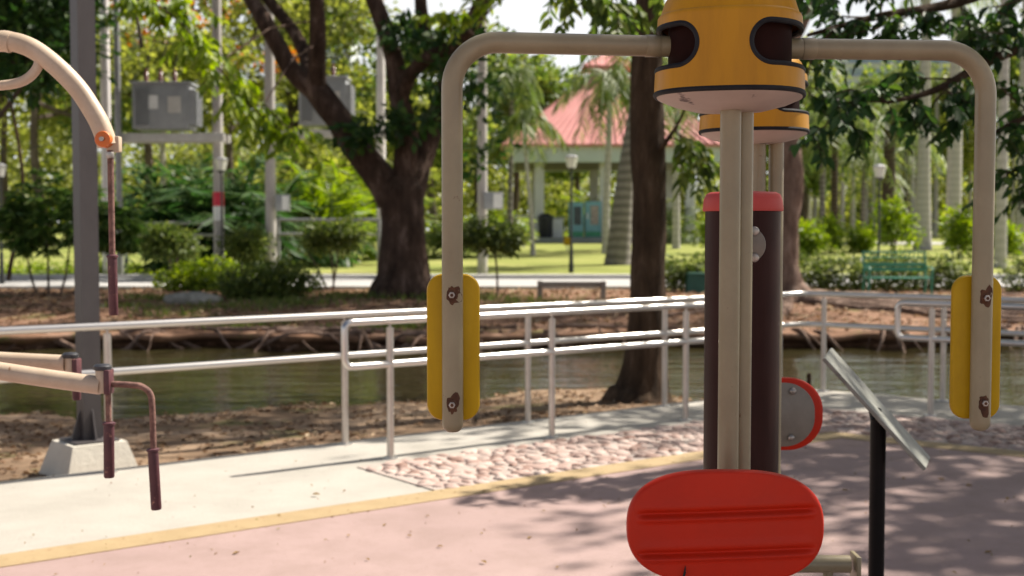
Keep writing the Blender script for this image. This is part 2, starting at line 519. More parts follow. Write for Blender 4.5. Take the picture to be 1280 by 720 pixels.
class MB:
    def __init__(s):
        s.v, s.f = [], []

    def add(s, vs, fs):
        b = len(s.v)
        s.v += [Vector(v) for v in vs]
        s.f += [tuple(i + b for i in f) for f in fs]
        return s

    def box(s, c, size, rot=None, taper=1.0, bev=0):
        hx, hy, hz = size[0] / 2, size[1] / 2, size[2] / 2
        m = rot if rot is not None else Matrix.Identity(3)
        c = Vector(c)
        if bev <= 0:
            vs = [(-hx, -hy, -hz), (hx, -hy, -hz), (hx, hy, -hz), (-hx, hy, -hz),
                  (-hx * taper, -hy * taper, hz), (hx * taper, -hy * taper, hz), (hx * taper, hy * taper, hz), (-hx * taper, hy * taper, hz)]
            return s.add([c + m @ Vector(v) for v in vs], [(0, 3, 2, 1), (4, 5, 6, 7), (0, 1, 5, 4), (1, 2, 6, 5), (2, 3, 7, 6), (3, 0, 4, 7)])
        # bevelled: stacked rounded outlines
        b = min(bev, hx * .98, hy * .98, hz * .98)
        rings = []
        for z, ins in ((-hz, b), (-hz + b * .3, b * .3), (-hz + b, 0), (hz - b, 0), (hz - b * .3, b * .3), (hz, b)):
            ring = []
            for (sx, sy, a0) in ((1, 1, 0), (-1, 1, 90), (-1, -1, 180), (1, -1, 270)):
                for k in range(4):
                    a = R(a0 + 30 * k)
                    rr = b
                    ring.append(Vector((sx * (hx - b) + (rr - ins * .8) * math.cos(a), sy * (hy - b) + (rr - ins * .8) * math.sin(a), z)))
            rings.append([c + m @ q for q in ring])
        return s.loft(rings)

    def loft(s, rings, cap=True):
        b = len(s.v)
        n = len(rings[0])
        for r in rings:
            s.v += [Vector(q) for q in r]
        for i in range(len(rings) - 1):
            for j in range(n):
                k = (j + 1) % n
                s.f.append((b + i * n + j, b + i * n + k, b + (i + 1) * n + k, b + (i + 1) * n + j))
        if cap:
            s.f.append(tuple(b + j for j in reversed(range(n))))
            t = b + (len(rings) - 1) * n
            s.f.append(tuple(t + j for j in range(n)))
        return s

    def tube(s, pts, rad, n=12, cap=True, jitter=None, closed_end=False):
        pts = [Vector(p) for p in pts]
        if not hasattr(rad, '__len__'):
            rad = [rad] * len(pts)
        t0 = (pts[1] - pts[0]).normalized()
        up = Vector((0, 0, 1)) if abs(t0.z) < .9 else Vector((1, 0, 0))
        nrm = t0.cross(up).normalized()
        rings = []
        for i, p in enumerate(pts):
            if i == 0:
                t = t0
            elif i == len(pts) - 1:
                t = (pts[i] - pts[i - 1]).normalized()
            else:
                t = ((pts[i + 1] - p).normalized() + (p - pts[i - 1]).normalized()).normalized()
            nrm = (nrm - t * nrm.dot(t)).normalized()
            bi = t.cross(nrm)
            ring = []
            for j in range(n):
                a = 2 * math.pi * j / n
                r = rad[i]
                if jitter:
                    r *= 1 + jitter(p, a)
                ring.append(p + (nrm * math.cos(a) + bi * math.sin(a)) * r)
            rings.append(ring)
        return s.loft(rings, cap)

    def cyl(s, p0, p1, r, n=20, bev=0):
        p0, p1 = Vector(p0), Vector(p1)
        if bev:
            d = (p1 - p0).normalized()
            return s.tube([p0, p0 + d * bev * .3, p0 + d * bev, p1 - d * bev, p1 - d * bev * .3, p1], [r - bev, r - bev * .3, r, r, r - bev * .3, r - bev], n)
        return s.tube([p0, p1], r, n)

    def lathe(s, prof, c, n=24):
        c = Vector(c)
        rings = [[c + Vector((r * math.cos(2 * math.pi * j / n), r * math.sin(2 * math.pi * j / n), z)) for j in range(n)] for r, z in prof]
        return s.loft(rings)

    def prism(s, poly, z0, z1):
        n = len(poly)
        area = sum(poly[i][0] * poly[(i + 1) % n][1] - poly[(i + 1) % n][0] * poly[i][1] for i in range(n))
        if area < 0:
            poly = poly[::-1]
        return s.loft([[(p[0], p[1], z0) for p in poly], [(p[0], p[1], z1) for p in poly]])

    def build(s, name, mat, parent=None, origin=None, smooth=False, angle=40):
        return link_mesh(name, s.v, s.f, mat, parent, origin, smooth, angle)


def cr(pts, per=6):
    """Catmull-Rom through points (Vectors or numbers lists)"""
    P = [Vector(p) for p in pts]
    P = [P[0] * 2 - P[1]] + P + [P[-1] * 2 - P[-2]]
    out = []
    for i in range(1, len(P) - 2):
        for k in range(per):
            t = k / per
            a, b, c, d = P[i - 1], P[i], P[i + 1], P[i + 2]
            out.append(.5 * ((2 * b) + (c - a) * t + (2 * a - 5 * b + 4 * c - d) * t * t + (3 * b - a - 3 * c + d) * t ** 3))
    out.append(P[-2])
    return out


def lerp_list(v, n):
    return list(np.interp(np.linspace(0, len(v) - 1, n), range(len(v)), v))


def tag(o, label=None, cat=None, group=None, kind=None):
    if label:
        o['label'] = label
    if cat:
        o['category'] = cat
    if group:
        o['group'] = group
    if kind:
        o['kind'] = kind
    return o


def thing(name, label, cat, loc=(0, 0, 0), group=None):
    o = bpy.data.objects.new(name, None)
    o.empty_display_size = .1
    COL.objects.link(o)
    o.location = loc
    return tag(o, label, cat, group)


def dup(root, loc, rotz=0, scale=1.0, label=None, group=None):
    r = root.copy()
    COL.objects.link(r)
    r.location = loc
    r.rotation_euler = (0, 0, rotz)
    r.scale = (scale, scale, scale) if not hasattr(scale, '__len__') else scale
    if label:
        r['label'] = label
    if group:
        r['group'] = group
    for ch in list(root.children):
        c = ch.copy()
        COL.objects.link(c)
        c.parent = r
        for g in ch.children:
            d = g.copy()
            COL.objects.link(d)
            d.parent = c
    return r


# ------------------------------------------------------------------ leaves
def leaves_np(centers, dirs, L, W, fold=.25, shape='leaf', normals=None):
    """arrays of leaves; centers = leaf base; dirs = leaf axis; returns verts, quads"""
    n = len(centers)
    d = dirs / np.maximum(1e-6, np.linalg.norm(dirs, axis=1, keepdims=True))
    if normals is None:
        normals = rng.normal(size=(n, 3)) * .6 + np.array([0, 0, 1.0])
    s = np.cross(d, normals)
    ln = np.linalg.norm(s, axis=1, keepdims=True)
    s = np.where(ln < 1e-4, np.array([1.0, 0, 0]), s / np.maximum(ln, 1e-6))
    u = np.cross(s, d)
    L = np.broadcast_to(np.asarray(L, float), (n,))[:, None]
    W = np.broadcast_to(np.asarray(W, float), (n,))[:, None]
    if shape == 'quad':
        a = centers
        b = centers + d * L * .45 + s * W * .5
        c = centers + d * L
        e = centers + d * L * .45 - s * W * .5
        V = np.stack([a, b, c, e], 1).reshape(-1, 3)
        Fc = np.arange(n * 4).reshape(n, 4)
        return V, Fc
    drop = -u * L * .12
    v0 = centers
    v1 = centers + d * L * .30 + s * W * .48 + u * W * fold
    v2 = centers + d * L * .62 + s * W * .42 + u * W * fold + drop * .6
    v3 = centers + d * L + drop * 1.6
    v4 = centers + d * L * .62 - s * W * .42 + u * W * fold + drop * .6
    v5 = centers + d * L * .30 - s * W * .48 + u * W * fold
    V = np.stack([v0, v1, v2, v3, v4, v5], 1).reshape(-1, 3)
    i = np.arange(n) * 6
    q1 = np.stack([i, i + 1, i + 2, i + 3], 1)
    q2 = np.stack([i, i + 3, i + 4, i + 5], 1)
    return V, np.concatenate([q1, q2])


def clump_leaves(blobs, n_clump, per, clump_r, L, W, shape='quad', shell=.55, flat=.7, updir=.25, seed=None):
    """blobs: (center, (rx,ry,rz)); leaf clumps through each ellipsoid, denser to its outside"""
    rg = np.random.default_rng(seed if seed is not None else rng.integers(1 << 30))
    w = np.array([b[1][0] * b[1][1] + b[1][0] * b[1][2] for b in blobs])
    w = w / w.sum()
    C, D = [], []
    for b, ww in zip(blobs, w):
        k = max(2, int(n_clump * ww))
        q = rg.normal(size=(k, 3))
        q /= np.linalg.norm(q, axis=1, keepdims=True)
        rad = (shell + (1 - shell) * rg.random(k)) ** .7 * (1 + .22 * rg.normal(size=k).clip(-1.5, 1.8))
        cc = np.array(b[0]) + q * rad[:, None] * np.array(b[1])
        sz = clump_r * (.5 + rg.random(k))
        off = rg.normal(size=(k, per, 3)) * sz[:, None, None] * np.array([1, 1, flat]) * .5
        pos = cc[:, None, :] + off
        dr = off * .8 + rg.normal(size=off.shape) * clump_r * .45 + q[:, None, :] * clump_r * .4
        dr[..., 2] -= clump_r * updir
        C.append(pos.reshape(-1, 3))
        D.append(dr.reshape(-1, 3))
    C = np.concatenate(C)
    D = np.concatenate(D)
    sc = .65 + .7 * rg.random(len(C))
    nm = rg.normal(size=(len(C), 3)) * .7 + np.array([0, 0, 1.0])
    return leaves_np(C, D, L * sc, W * sc, shape=shape, normals=nm)


def join_np(parts):
    V, Fs, o = [], [], 0
    for v, f in parts:
        V.append(v)
        Fs.append(f + o)
        o += len(v)
    return np.concatenate(V), np.concatenate(Fs)


# ------------------------------------------------------------------ THE SETTING
def build_ground():
    xs = np.unique(np.concatenate([np.arange(-14, 14.01, .22), np.arange(-40, -14, 1.2), np.arange(14, 40, 1.2), np.linspace(-900, -40, 18), np.linspace(40, 900, 18)]))
    ys = np.unique(np.concatenate([np.linspace(-200, -6, 8), np.arange(-6, 5, 1.0), np.arange(5, 18.2, .16), np.arange(18.2, 20.6, .07), np.arange(20.6, 23, .16), np.arange(23, 40, .6), np.arange(40, 130, 3), np.linspace(130, 1500, 16)]))
    V = np.array([(x, y, H(x, y)) for y in ys for x in xs])
    nx, ny = len(xs), len(ys)
    i = np.arange(ny - 1)[:, None] * nx + np.arange(nx - 1)[None, :]
    Fc = np.stack([i, i + 1, i + nx + 1, i + nx], -1).reshape(-1, 4)
    o = link_mesh('ground', V, Fc, M['ground'], smooth=True)
    tag(o, kind='structure')


build_ground()


def build_bank():
    xs = np.arange(-20, 20, .14)
    rows = []
    for x in xs:
        ly, lz = lip(x)
        yb = far_shore(x) + 1.02
        r = [Vector((x, yb + .1, H(x, yb + .1) - .02))]
        for t in (1, .75, .5, .25, .08):
            y = ly + (yb - ly) * t
            r.append(Vector((x, y, HB(x, y) + .02 * mnoise.noise(Vector((x * 4, y * 4, 0))))))
        n = .5 + .5 * mnoise.noise(Vector((x * 2.3, 1, 4)))
        r.append(Vector((x, ly, lz - .015)))
        r.append(Vector((x, ly + .01, lz - .05 - .05 * n)))
        r.append(Vector((x, ly + .12, lz - .085 - .06 * n)))
        r.append(Vector((x, ly + .5, WATER + .04)))
        r.append(Vector((x, ly + .55, WATER - .2)))
        rows.append(r)
    n = len(rows[0])
    V = np.array([q[:] for r in rows for q in r])
    i = np.arange(len(rows) - 1)[:, None] * n + np.arange(n - 1)[None, :]
    Fc = np.stack([i, i + 1, i + n + 1, i + n], -1).reshape(-1, 4)
    tag(link_mesh('ground', V, Fc, M['ground'], smooth=True), kind='structure')


build_bank()
wv = np.array([(-60, 2, WATER), (60, 2, WATER), (60, 24, WATER), (-60, 24, WATER)], float)
tag(link_mesh('water', wv, np.array([[0, 1, 2, 3]]), M['water']), kind='structure')

# terrace slab
slab = [(-9, -6), (10, -6), (10, 13.515 - 7.19 + .12), (2.746, 11.66), (-9, 9.472 - .7535 * 9 + .12)]
tag(MB().prism(slab, -.6, 0.0).build('path', M['concrete']), kind='structure')


def yl(x, off=0.0):  # centre line of the yellow strip, off = metres outward
    a = 7.20 + .735 * x + off * 1.241
    b = 10.72 - .75 * x + off * 1.25
    return min(a, b)


def ycorner(off):
    x = ((10.72 + off * 1.25) - (7.20 + off * 1.241)) / (.735 + .75)
    return (x, yl(x, off))


def ypoly(off):
    return [(-8.8, yl(-8.8, off)), ycorner(off), (9.8, yl(9.8, off))]


pink = [(-8.8, -5.8), (9.8, -5.8)] + ypoly(-.11)[::-1]
tag(MB().prism(pink, .001, .006).build('floor', M['pinkfloor']), kind='structure')
a_, b_ = ypoly(-.11), ypoly(.11)
mb = MB()
for i in range(2):
    q = [a_[i], a_[i + 1], b_[i + 1], b_[i]]
    mb.prism(q, .0015, .010)
tag(mb.build('yellow_strip', M['strip']), kind='structure')


def Bl(x, off=0):
    return min(8.65 + .75 * x, 12.344 - .719 * x) + off * 1.25


# cobble bed
bx = ((12.344 - 8.65) / (.75 + .719))
outer = [(-.98, 7.735), (bx, Bl(bx, -.14)), (9.5, Bl(9.5, -.14))]
inner = [(-.44, yl(-.44, .12)), ycorner(.12), (9.5, yl(9.5, .12))]
tag(MB().prism(outer + inner[::-1], .001, .007).build('cobble_bed', M['mortar']), kind='structure')


def in_poly(x, y, poly):
    c = False
    j = len(poly) - 1
    for i in range(len(poly)):
        xi, yi = poly[i]
        xj, yj = poly[j]
        if (yi > y) != (yj > y) and x < (xj - xi) * (y - yi) / (yj - yi) + xi:
            c = not c
        j = i
    return c


def icos():
    import bmesh
    bm = bmesh.new()
    bmesh.ops.create_icosphere(bm, subdivisions=2, radius=1)
    V = np.array([v.co[:] for v in bm.verts])
    Fc = np.array([[v.index for v in f.verts] for f in bm.faces])
    bm.free()
    return V, Fc


icoV, icoF = icos()
bedpoly = outer + inner[::-1]
parts = []
step = .085
for gx in np.arange(-1.2, 5.2, step):
    for gy in np.arange(6.5, 10.6, step):
        x, y = gx + rng.normal() * .02, gy + rng.normal() * .02
        if not (in_poly(x + .03, y + .02, bedpoly) and in_poly(x - .03, y - .02, bedpoly)):
            continue
        k_ = .65 + .75 * rng.random() ** 1.5
        s = np.array([(.044 + .026 * rng.random()) * k_, (.034 + .02 * rng.random()) * k_, .010 + .010 * rng.random()])
        a = rng.random() * 6.28
        ph = rng.random(3) * 6.28
        V = icoV * (1 + .16 * np.sin(icoV[:, :1] * 2.6 + ph[0]) * np.cos(icoV[:, 1:2] * 3.1 + ph[1]))
        V = V * s
        ca, sa = math.cos(a), math.sin(a)
        V = V @ np.array([[ca, sa, 0], [-sa, ca, 0], [0, 0, 1]])
        parts.append((V + np.array([x, y, .006]), icoF))
V, Fc = join_np(parts)
tag(link_mesh('pebbles', V, Fc, M['cobble'], smooth=True), kind='stuff')

# joint between path slab and terrace (a shallow saw cut filled dark)
# park road behind the big tree, with kerbs
def strip_y(name, y0, y1, mat, dz, x0=-40, x1=40, thick=0):
    mb = MB()
    xs = np.arange(x0, x1 + .1, 1.0)
    for a, b in zip(xs[:-1], xs[1:]):
        vs = []
        for y in (y0, y1):
            for x in (a, b):
                vs.append((x, y, H(x, y) + dz))
        if thick:
            low = [(v[0], v[1], v[2] - thick) for v in vs]
            mb.add(vs + low, [(0, 1, 3, 2), (4, 5, 1, 0), (2, 3, 7, 6)])
        else:
            mb.add(vs, [(0, 1, 3, 2)])
    return tag(mb.build(name, mat), kind='structure')


strip_y('road', 29.4, 33.4, M['road'], .02)
strip_y('kerb', 33.4, 33.7, M['kerb'], .13, thick=.4)
strip_y('kerb', 29.15, 29.4, M['kerb'], .07, thick=.4)
strip_y('path', 60, 64, M['road'], .02, x0=14, x1=60)

# ------------------------------------------------------------------ handrails
def rail_thing(label, corners, posts, ends=(False, False), top=.91, low=.625):
    """corners: ground polyline; posts: ground points; ends: closed loop ends"""
    base = Vector((corners[0][0], corners[0][1], 0))
    t = thing('handrail', label, 'handrail', base)
    P = [Vector((c[0], c[1], 0)) for c in corners]

    def path(z):
        pts = []
        for i, p in enumerate(P):
            if 0 < i < len(P) - 1:
                d0 = (P[i - 1] - p).normalized()
                d1 = (P[i + 1] - p).normalized()
                for k in range(5):
                    s = k / 4
                    q = (p + d0 * .15) * (1 - s) ** 2 + p * 2 * s * (1 - s) + (p + d1 * .15) * s * s
                    pts.append(q + Vector((0, 0, z)))
            else:
                pts.append(p + Vector((0, 0, z)))
        return pts
    rr = .024
    tp, lp = path(top), path(low)

    def bend(pa, pb, dirv):  # U end between two rails
        r = .05
        out = []
        for k in range(6):
            a = R(90 * k / 5)
            out.append(pa + dirv * (r * math.sin(a)) + Vector((0, 0, -r * (1 - math.cos(a)))))
        for k in range(6):
            a = R(90 * k / 5)
            out.append(pb + dirv * (r * math.cos(a)) + Vector((0, 0, r * (1 - math.sin(a)))))
        return out
    MB().tube(tp, rr, 14).build('top_rail', M['steel'], t, smooth=True)
    MB().tube(lp, rr, 14).build('lower_rail', M['steel'], t, smooth=True)
    if ends[0]:
        d = (P[0] - P[1]).normalized()
        MB().tube(bend(tp[0], lp[0], d), rr, 14).build('end_loop', M['steel'], t, smooth=True)
    if ends[1]:
        d = (P[-1] - P[-2]).normalized()
        MB().tube(bend(tp[-1], lp[-1], d), rr, 14).build('end_loop', M['steel'], t, smooth=True)
    for (x, y) in posts:
        p = MB().cyl((x, y, 0.004), (x, y, top - .045), .024, 14).cyl((x, y, top - .05), (x, y, top - .015), .009, 8)
        p = p.build('post', M['poststeel'], t, smooth=True)
        MB().cyl((x, y, .0), (x, y, .012), .05, 18, .004).build('base_plate', M['steel'], p, smooth=True)
    return t


def Al(x):
    return 9.472 + .7535 * x


A2 = lambda x: 13.515 - .719 * x
rail_thing('long steel handrail along the pond edge, turning a corner behind the machine',
           [(-6.5, Al(-6.5)), (2.746, 11.541), (7.5, A2(7.5))],
           [(x, Al(x)) for x in (-6.4, -5.1, -3.82, -2.5, -1.171, .124, 1.30, 2.47)] + [(2.9, A2(2.9)), (3.79, A2(3.79)), (5.1, A2(5.1)), (6.4, A2(6.4))])
rail_thing('shorter steel handrail with rounded loop end beside the cobbles, three posts',
           [(-1.03, Bl(-1.03)), (1.86, Bl(1.86))], [(-.8, Bl(-.8)), (.288, Bl(.288)), (1.37, Bl(1.37))], (True, True))
rail_thing('steel handrail starting in a loop behind the tilted sign, running off frame',
           [(3.20, 12.344 - .719 * 3.20), (7.2, 12.344 - .719 * 7.2)], [(3.385, 12.344 - .719 * 3.385), (4.75, 12.344 - .719 * 4.75), (6.1, 12.344 - .719 * 6.1)], (True, False))

# short post standing in the pond
q = gz(1013, 500, WATER)
q = Vector((q.x, 13.0, WATER))
q.x = (1013 - 640) / F * 13
tag(MB().cyl(q - Vector((0, 0, .4)), q + Vector((0, 0, .33)), .025, 10, .006).build('stake', M['bark_pond'], origin=(q.x, q.y, WATER), smooth=True), 'short dark wooden stake poking out of the pond', 'stake')

# ------------------------------------------------------------------ MAIN EXERCISE MACHINE
mach = thing('exercise_machine', 'double pressing machine with yellow pods, long cream arms and red pads', 'exercise machine', at(928, 1400, 2.8) * 1.0)
mach.location = Vector(((928 - 640) / F * 2.8, 2.8, 0))
mx, my = mach.location.x, mach.location.y
AX = Vector((.219, .88, 0)).normalized()     # axis from the front station to the rear one
RX = Vector((AX.y, -AX.x, 0))
# central post
c = Vector((mx, my, 0))
capz = at(928, 262, 2.8).z
p = MB().lathe([(.088, .012), (.0845, .014), (.0845, capz)], c, 48).build('main_post', M['maroon'], mach, smooth=True)
MB().lathe([(.15, .0), (.15, .012), (.10, .014)], c, 40).build('base_flange', M['maroon'], p, smooth=True)
for k in range(4):
    a = R(45 + 90 * k)
    MB().cyl(c + Vector((.125 * math.cos(a), .125 * math.sin(a), .01)), c + Vector((.125 * math.cos(a), .125 * math.sin(a), .03)), .012, 6).build('bolt', M['bolt'], p)
MB().lathe([(.089, capz - .004), (.0905, capz), (.088, capz + .022), (.083, capz + .034), (.074, capz + .039), (.02, capz + .042), (.001, capz + .042)], c, 48).build('post_cap', M['redcap'], mach, smooth=True)


def pod(front):
    """yellow housing: front faces the camera for the near station; the rear one is turned about"""
    Yc = 2.36 if front else 3.24
    cx = (910 - 640) / F * Yc if front else (941 - 640) / F * Yc
    C0 = Vector((cx, Yc, 0))
    fwd = -AX if front else AX           # outward direction of the station
    rgt = Vector((-fwd.y, fwd.x, 0))     # its right seen along +fwd reversed
    z0, zs = 1.757, 1.897
    rx, ry, e = .137, .140, 2.5
    NA, NZ = 200, 40

    def pt(a, z, k=1.0):
        ca, sa = math.cos(a), math.sin(a)
        r = (abs(ca) ** e + abs(sa) ** e) ** (-1 / e)
        return C0 + rgt * (rx * k * r * ca) + fwd * (ry * k * r * sa) + Vector((0, 0, z))

    prof = []
    for i in range(NZ + 1):
        t = i / NZ
        prof.append((z0 + (zs - z0) * t, 1 - .045 * t))
    prof += [(zs + .0015, .949), (zs + .004, .925), (zs + .03, .86), (zs + .05, .76), (zs + .062, .6), (zs + .068, .35), (zs + .07, .02)]
    # slot mask: rounded band around each side, in (arc, z)
    zc, hh = 1.839, .039
    A_end = R(70)   # slot reaches this angle beyond the side direction, both ways

    def in_slot(a, z):
        for s0 in (0, math.pi):
            da = (a - s0 + math.pi) % (2 * math.pi) - math.pi
            arc = abs(da) * .145
            lim = A_end * .145
            dz = abs(z - zc)
            if dz < hh and arc < lim:
                over = arc - (lim - hh)
                if over <= 0 or over * over + dz * dz < hh * hh:
                    return True
        return False
    vs, fs = [], []
    for (z, k) in prof:
        for j in range(NA):
            vs.append(pt(2 * math.pi * j / NA, z, k))
    for i in range(len(prof) - 1):
        for j in range(NA):
            a = 2 * math.pi * (j + .5) / NA
            z = (prof[i][0] + prof[i + 1][0]) / 2
            if in_slot(a, z):
                continue
            jn = (j + 1) % NA
            fs.append((i * NA + j, i * NA + jn, (i + 1) * NA + jn, (i + 1) * NA + j))
    body = link_mesh('pod_housing', vs, fs, M['yellow'], mach, smooth=True, angle=30)
    sol = body.modifiers.new('solid', 'SOLIDIFY')
    sol.thickness = .004
    sol.offset = -1
    # slot rims
    for s0 in (0, math.pi):
        lim = A_end * .145
        out = []
        for k in range(61):
            t = k / 60
            arc = -(lim - hh) + 2 * (lim - hh) * t
            out.append((arc, hh))
        for k in range(1, 24):
            b = R(90 - 180 * k / 24)
            out.append(((lim - hh) + hh * math.cos(b), hh * math.sin(b)))
        for k in range(61):
            t = k / 60
            out.append(((lim - hh) - 2 * (lim - hh) * t, -hh))
        for k in range(1, 24):
            b = R(-90 - 180 * k / 24)
            out.append((-(lim - hh) + hh * math.cos(b), hh * math.sin(b)))
        pts = [pt(s0 + arc / .145, zc + dz, (1 - .045 * ((zc + dz - z0) / (zs - z0))) * 1.004) for arc, dz in out]
        pts.append(pts[0])
        MB().tube(pts, .0056, 8).build('slot_trim', M['rubber'], mach, smooth=True)
    # bottom trim ring and plate
    ring = [pt(2 * math.pi * j / 120, z0 - .001, 1.006) for j in range(121)]
    MB().tube(ring, .0052, 8).build('bottom_trim', M['rubber'], mach, smooth=True)
    rings = []
    for k, z in ((1.0, z0 - .004), (.985, z0 - .007), (.8, z0 - .018), (.5, z0 - .029), (.05, z0 - .034)):
        rings.append([pt(2 * math.pi * j / 80, z, k) for j in range(80)])
    MB().loft(rings).build('bottom_plate', M['plate'], mach, smooth=True, angle=30)
    # inner drum, its dark colour standing in for shade inside the slots
    MB().loft([[pt(2 * math.pi * j / 64, z, kk_) for j in range(64)] for z, kk_ in ((z0 + .003, .80), (z0 + .008, .84), (zs - .012, .84), (zs - .006, .8))]).build('shade_drum', M['inside'], mach, smooth=True)
    # drain hole
    hole = pt(R(90) + (.07 if front else 0), z0 + .018, 1.0)
    MB().cyl(hole + fwd * -.002, hole + fwd * .0015, .0035, 12).build('drain_hole', M['rubber'], mach)
    return C0, fwd, rgt


def arm(C0, side, Yend, px, py_bot, pads):
    """one cream arm: out of the slot, bend, down to the pad; px = picture column of its vertical part"""
    z = 1.8465
    x_end = (px - 640) / F * Yend
    E = Vector((x_end, Yend, z))
    S = Vector((C0.x, C0.y, z))
    d = (E - S).normalized()
    S = S + d * .06
    rb = .085
    pts = [S, E - d * rb * 1.001]
    for k in range(1, 13):
        a = R(90 * k / 12)
        pts.append(E - d * rb + d * (rb * math.sin(a)) + Vector((0, 0, -rb * (1 - math.cos(a)))))
    zb = at(px, py_bot, Yend).z
    nn = 24
    for k in range(1, nn + 1):
        pts.append(Vector((E.x, E.y, z - rb + (zb + .018 - (z - rb)) * k / nn)))
    r = .0197
    rad = [r] * len(pts)
    # rounded closed tip
    tip = pts[-1]
    for dz, k in ((.008, .94), (.013, .8), (.017, .55), (.0185, .15)):
        pts.append(tip - Vector((0, 0, dz)))
        rad.append(r * k)
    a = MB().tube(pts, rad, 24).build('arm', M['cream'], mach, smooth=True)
    if not pads:
        return
    # collar where the arm enters the slot
    q = C0 + Vector((0, 0, z)) + d * .145
    MB().cyl(q - d * .006, q + d * .02, r + .0012, 24, .001).build('arm_sleeve', M['cream'], a, smooth=True)
    # pad behind the arm
    (t_, b_, w) = pads
    zt, zbm = at(px, t_, Yend).z, at(px, b_, Yend).z
    yb = r + .001
    hw = w / 2 * Yend / F
    hh = (zt - zbm) / 2
    cz = (zt + zbm) / 2
    rc = hw * .62
    prof = []
    for (dy, ins) in ((0, .006), (.002, .002), (.006, 0), (.014, 0), (.018, .002), (.020, .007)):
        ring = []
        for (sx, sz, a0) in ((1, 1, 0), (-1, 1, 90), (-1, -1, 180), (1, -1, 270)):
            for k in range(9):
                an = R(a0 + 90 * k / 8)
                ring.append(Vector((E.x + sx * (hw - rc) + (rc - ins) * math.cos(an), Yend + yb + dy, cz + sz * (hh - rc) + (rc - ins) * math.sin(an))))
        prof.append(ring)
    pad = MB().loft(prof).build('pad', M['yellow_pad'], mach, smooth=True, angle=35)
    for py in pads_bolts[side]:
        bz = at(px, py, Yend).z
        y = Yend - r
        MB().cyl((E.x, y + .004, bz), (E.x, y - .004, bz), .0085, 20, .001).build('washer', M['rust'], a, smooth=True)
        bo = MB().cyl((E.x, y - .004, bz), (E.x, y - .009, bz), .0064, 6, .0012).build('bolt', M['bolt'], a)
        MB().cyl((E.x, y - .0085, bz), (E.x, y - .0096, bz), .0032, 6).build('socket', M['rust'], bo)
        # flaking rust round the bolt: irregular patch wrapped on the pipe
        vs = []
        n = 26
        for k in range(n):
            an = 2 * math.pi * k / n
            rr = .0105 + .013 * abs(mnoise.noise(Vector((math.cos(an) * 1.4, math.sin(an) * 1.4 + py * .13, px * .01)))) + .010 * max(0, math.sin(an + py * .5 + px)) ** 4
            vs.append((rr * math.cos(an) * .85, rr * math.sin(an) * 1.25))
        rings = []
        for s in (.05, .5, 1.0):
            ring = []
            for (vx, vz) in vs:
                xx = max(-r * .97, min(r * .97, vx * s))
                ring.append(Vector((E.x + xx, Yend - math.sqrt(r * r - xx * xx) - .0006, bz + vz * s)))
            rings.append(ring)
        m2 = MB()
        m2.loft(rings, cap=False)
        m2.build('rust_patch', M['rust'], a, smooth=True)


pads_bolts = {'l': (368, 504), 'r': (372, 502)}
C0, fw, rg_ = pod(True)
arm(C0, 'l', 2.28, 565.5, 540, (343, 528, 67))
arm(C0, 'r', 2.40, 1228.5, 538, (345, 526, 62))
# front cream pole: two tubes side by side
pz = at(912, 138, 2.36).z
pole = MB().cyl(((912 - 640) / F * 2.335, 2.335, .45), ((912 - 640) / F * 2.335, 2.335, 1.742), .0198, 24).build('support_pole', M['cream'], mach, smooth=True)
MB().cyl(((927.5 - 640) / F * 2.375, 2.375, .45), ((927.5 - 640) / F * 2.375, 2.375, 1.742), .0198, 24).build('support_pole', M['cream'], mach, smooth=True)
# brackets to the post with the round clamp plate
for bz in (at(940, 305, 2.6).z, .62):
    a0 = Vector(((920 - 640) / F * 2.36, 2.38, bz))
    b0 = Vector((mx, my, bz)) - AX * .08
    MB().tube([a0, b0], .018, 16).build('bracket', M['maroon'], mach, smooth=True)
dz = at(934, 306, 2.62).z
dc = Vector(((934 - 640) / F * 2.60, 2.60, dz))
disc = MB().cyl(dc, dc + AX * .008, .038, 32, .0015).build('clamp_plate', M['greyplate'], mach, smooth=True)
for py in (289, 322):
    q = at(943, py, 2.59)
    MB().cyl(q, q + AX * .012, .010, 16, .003).build('bolt', M['bolt'], disc, smooth=True)


def seat_pad(px, py, Y, wid, hgt, facing, ribs):
    """rounded red pad; facing -1 looks at the camera"""
    C = at(px, py, Y)
    n = Vector((0, facing, 0))
    hw, hh = wid / 2, hgt / 2
    rc = hh * .90
    hexp = []
    # outline
    out = []
    for (sx, sz, a0) in ((1, 1, 0), (-1, 1, 90), (-1, -1, 180), (1, -1, 270)):
        for k in range(15):
            an = R(a0 + 90 * k / 14)
            out.append((sx * (hw - rc * 1.05) + rc * 1.05 * math.cos(an), sz * (hh - rc) + rc * math.sin(an)))
    mbp = MB()
    # back face + side + front rim (front face as concentric rings with rib heights)

    def rib(x, z):
        h = 0.0
        if ribs:
            for z0 in (.033, -.037):
                w = 1 - sm(hw * .86, hw * .97, abs(x))
                h += -.0058 * w * math.exp(-((z - z0 - x * .02) / .006) ** 2) + .003 * w * sm(z0 - .028, z0 - .004, z - x * .02) * (1 - sm(z0 - .004, z0 + .001, z - x * .02))
        return h
    rings = []
    for (k, dy) in ((.3, 0), (.93, 0), (.985, .003), (1.0, .009), (1.0, .019), (.985, .0245), (.955, .027)):
        rings.append([C + Vector((x * k, 0, z * k)) + n * dy for x, z in out])
    nr = 34
    for i in range(1, nr + 1):
        k = .955 * (1 - i / nr) + .004
        rings.append([C + Vector((x * k, 0, z * k)) + n * (.027 + .004 * (1 - (k / .955) ** 2) + rib(x * k, z * k)) for x, z in out])
    if facing < 0:
        rings = [r[::-1] for r in rings]
    # ordering: facing camera (-y)
    mbp.loft(rings)
    o = mbp.build('seat_pad', M['red'], mach, smooth=True, angle=50)
    return o, C, out


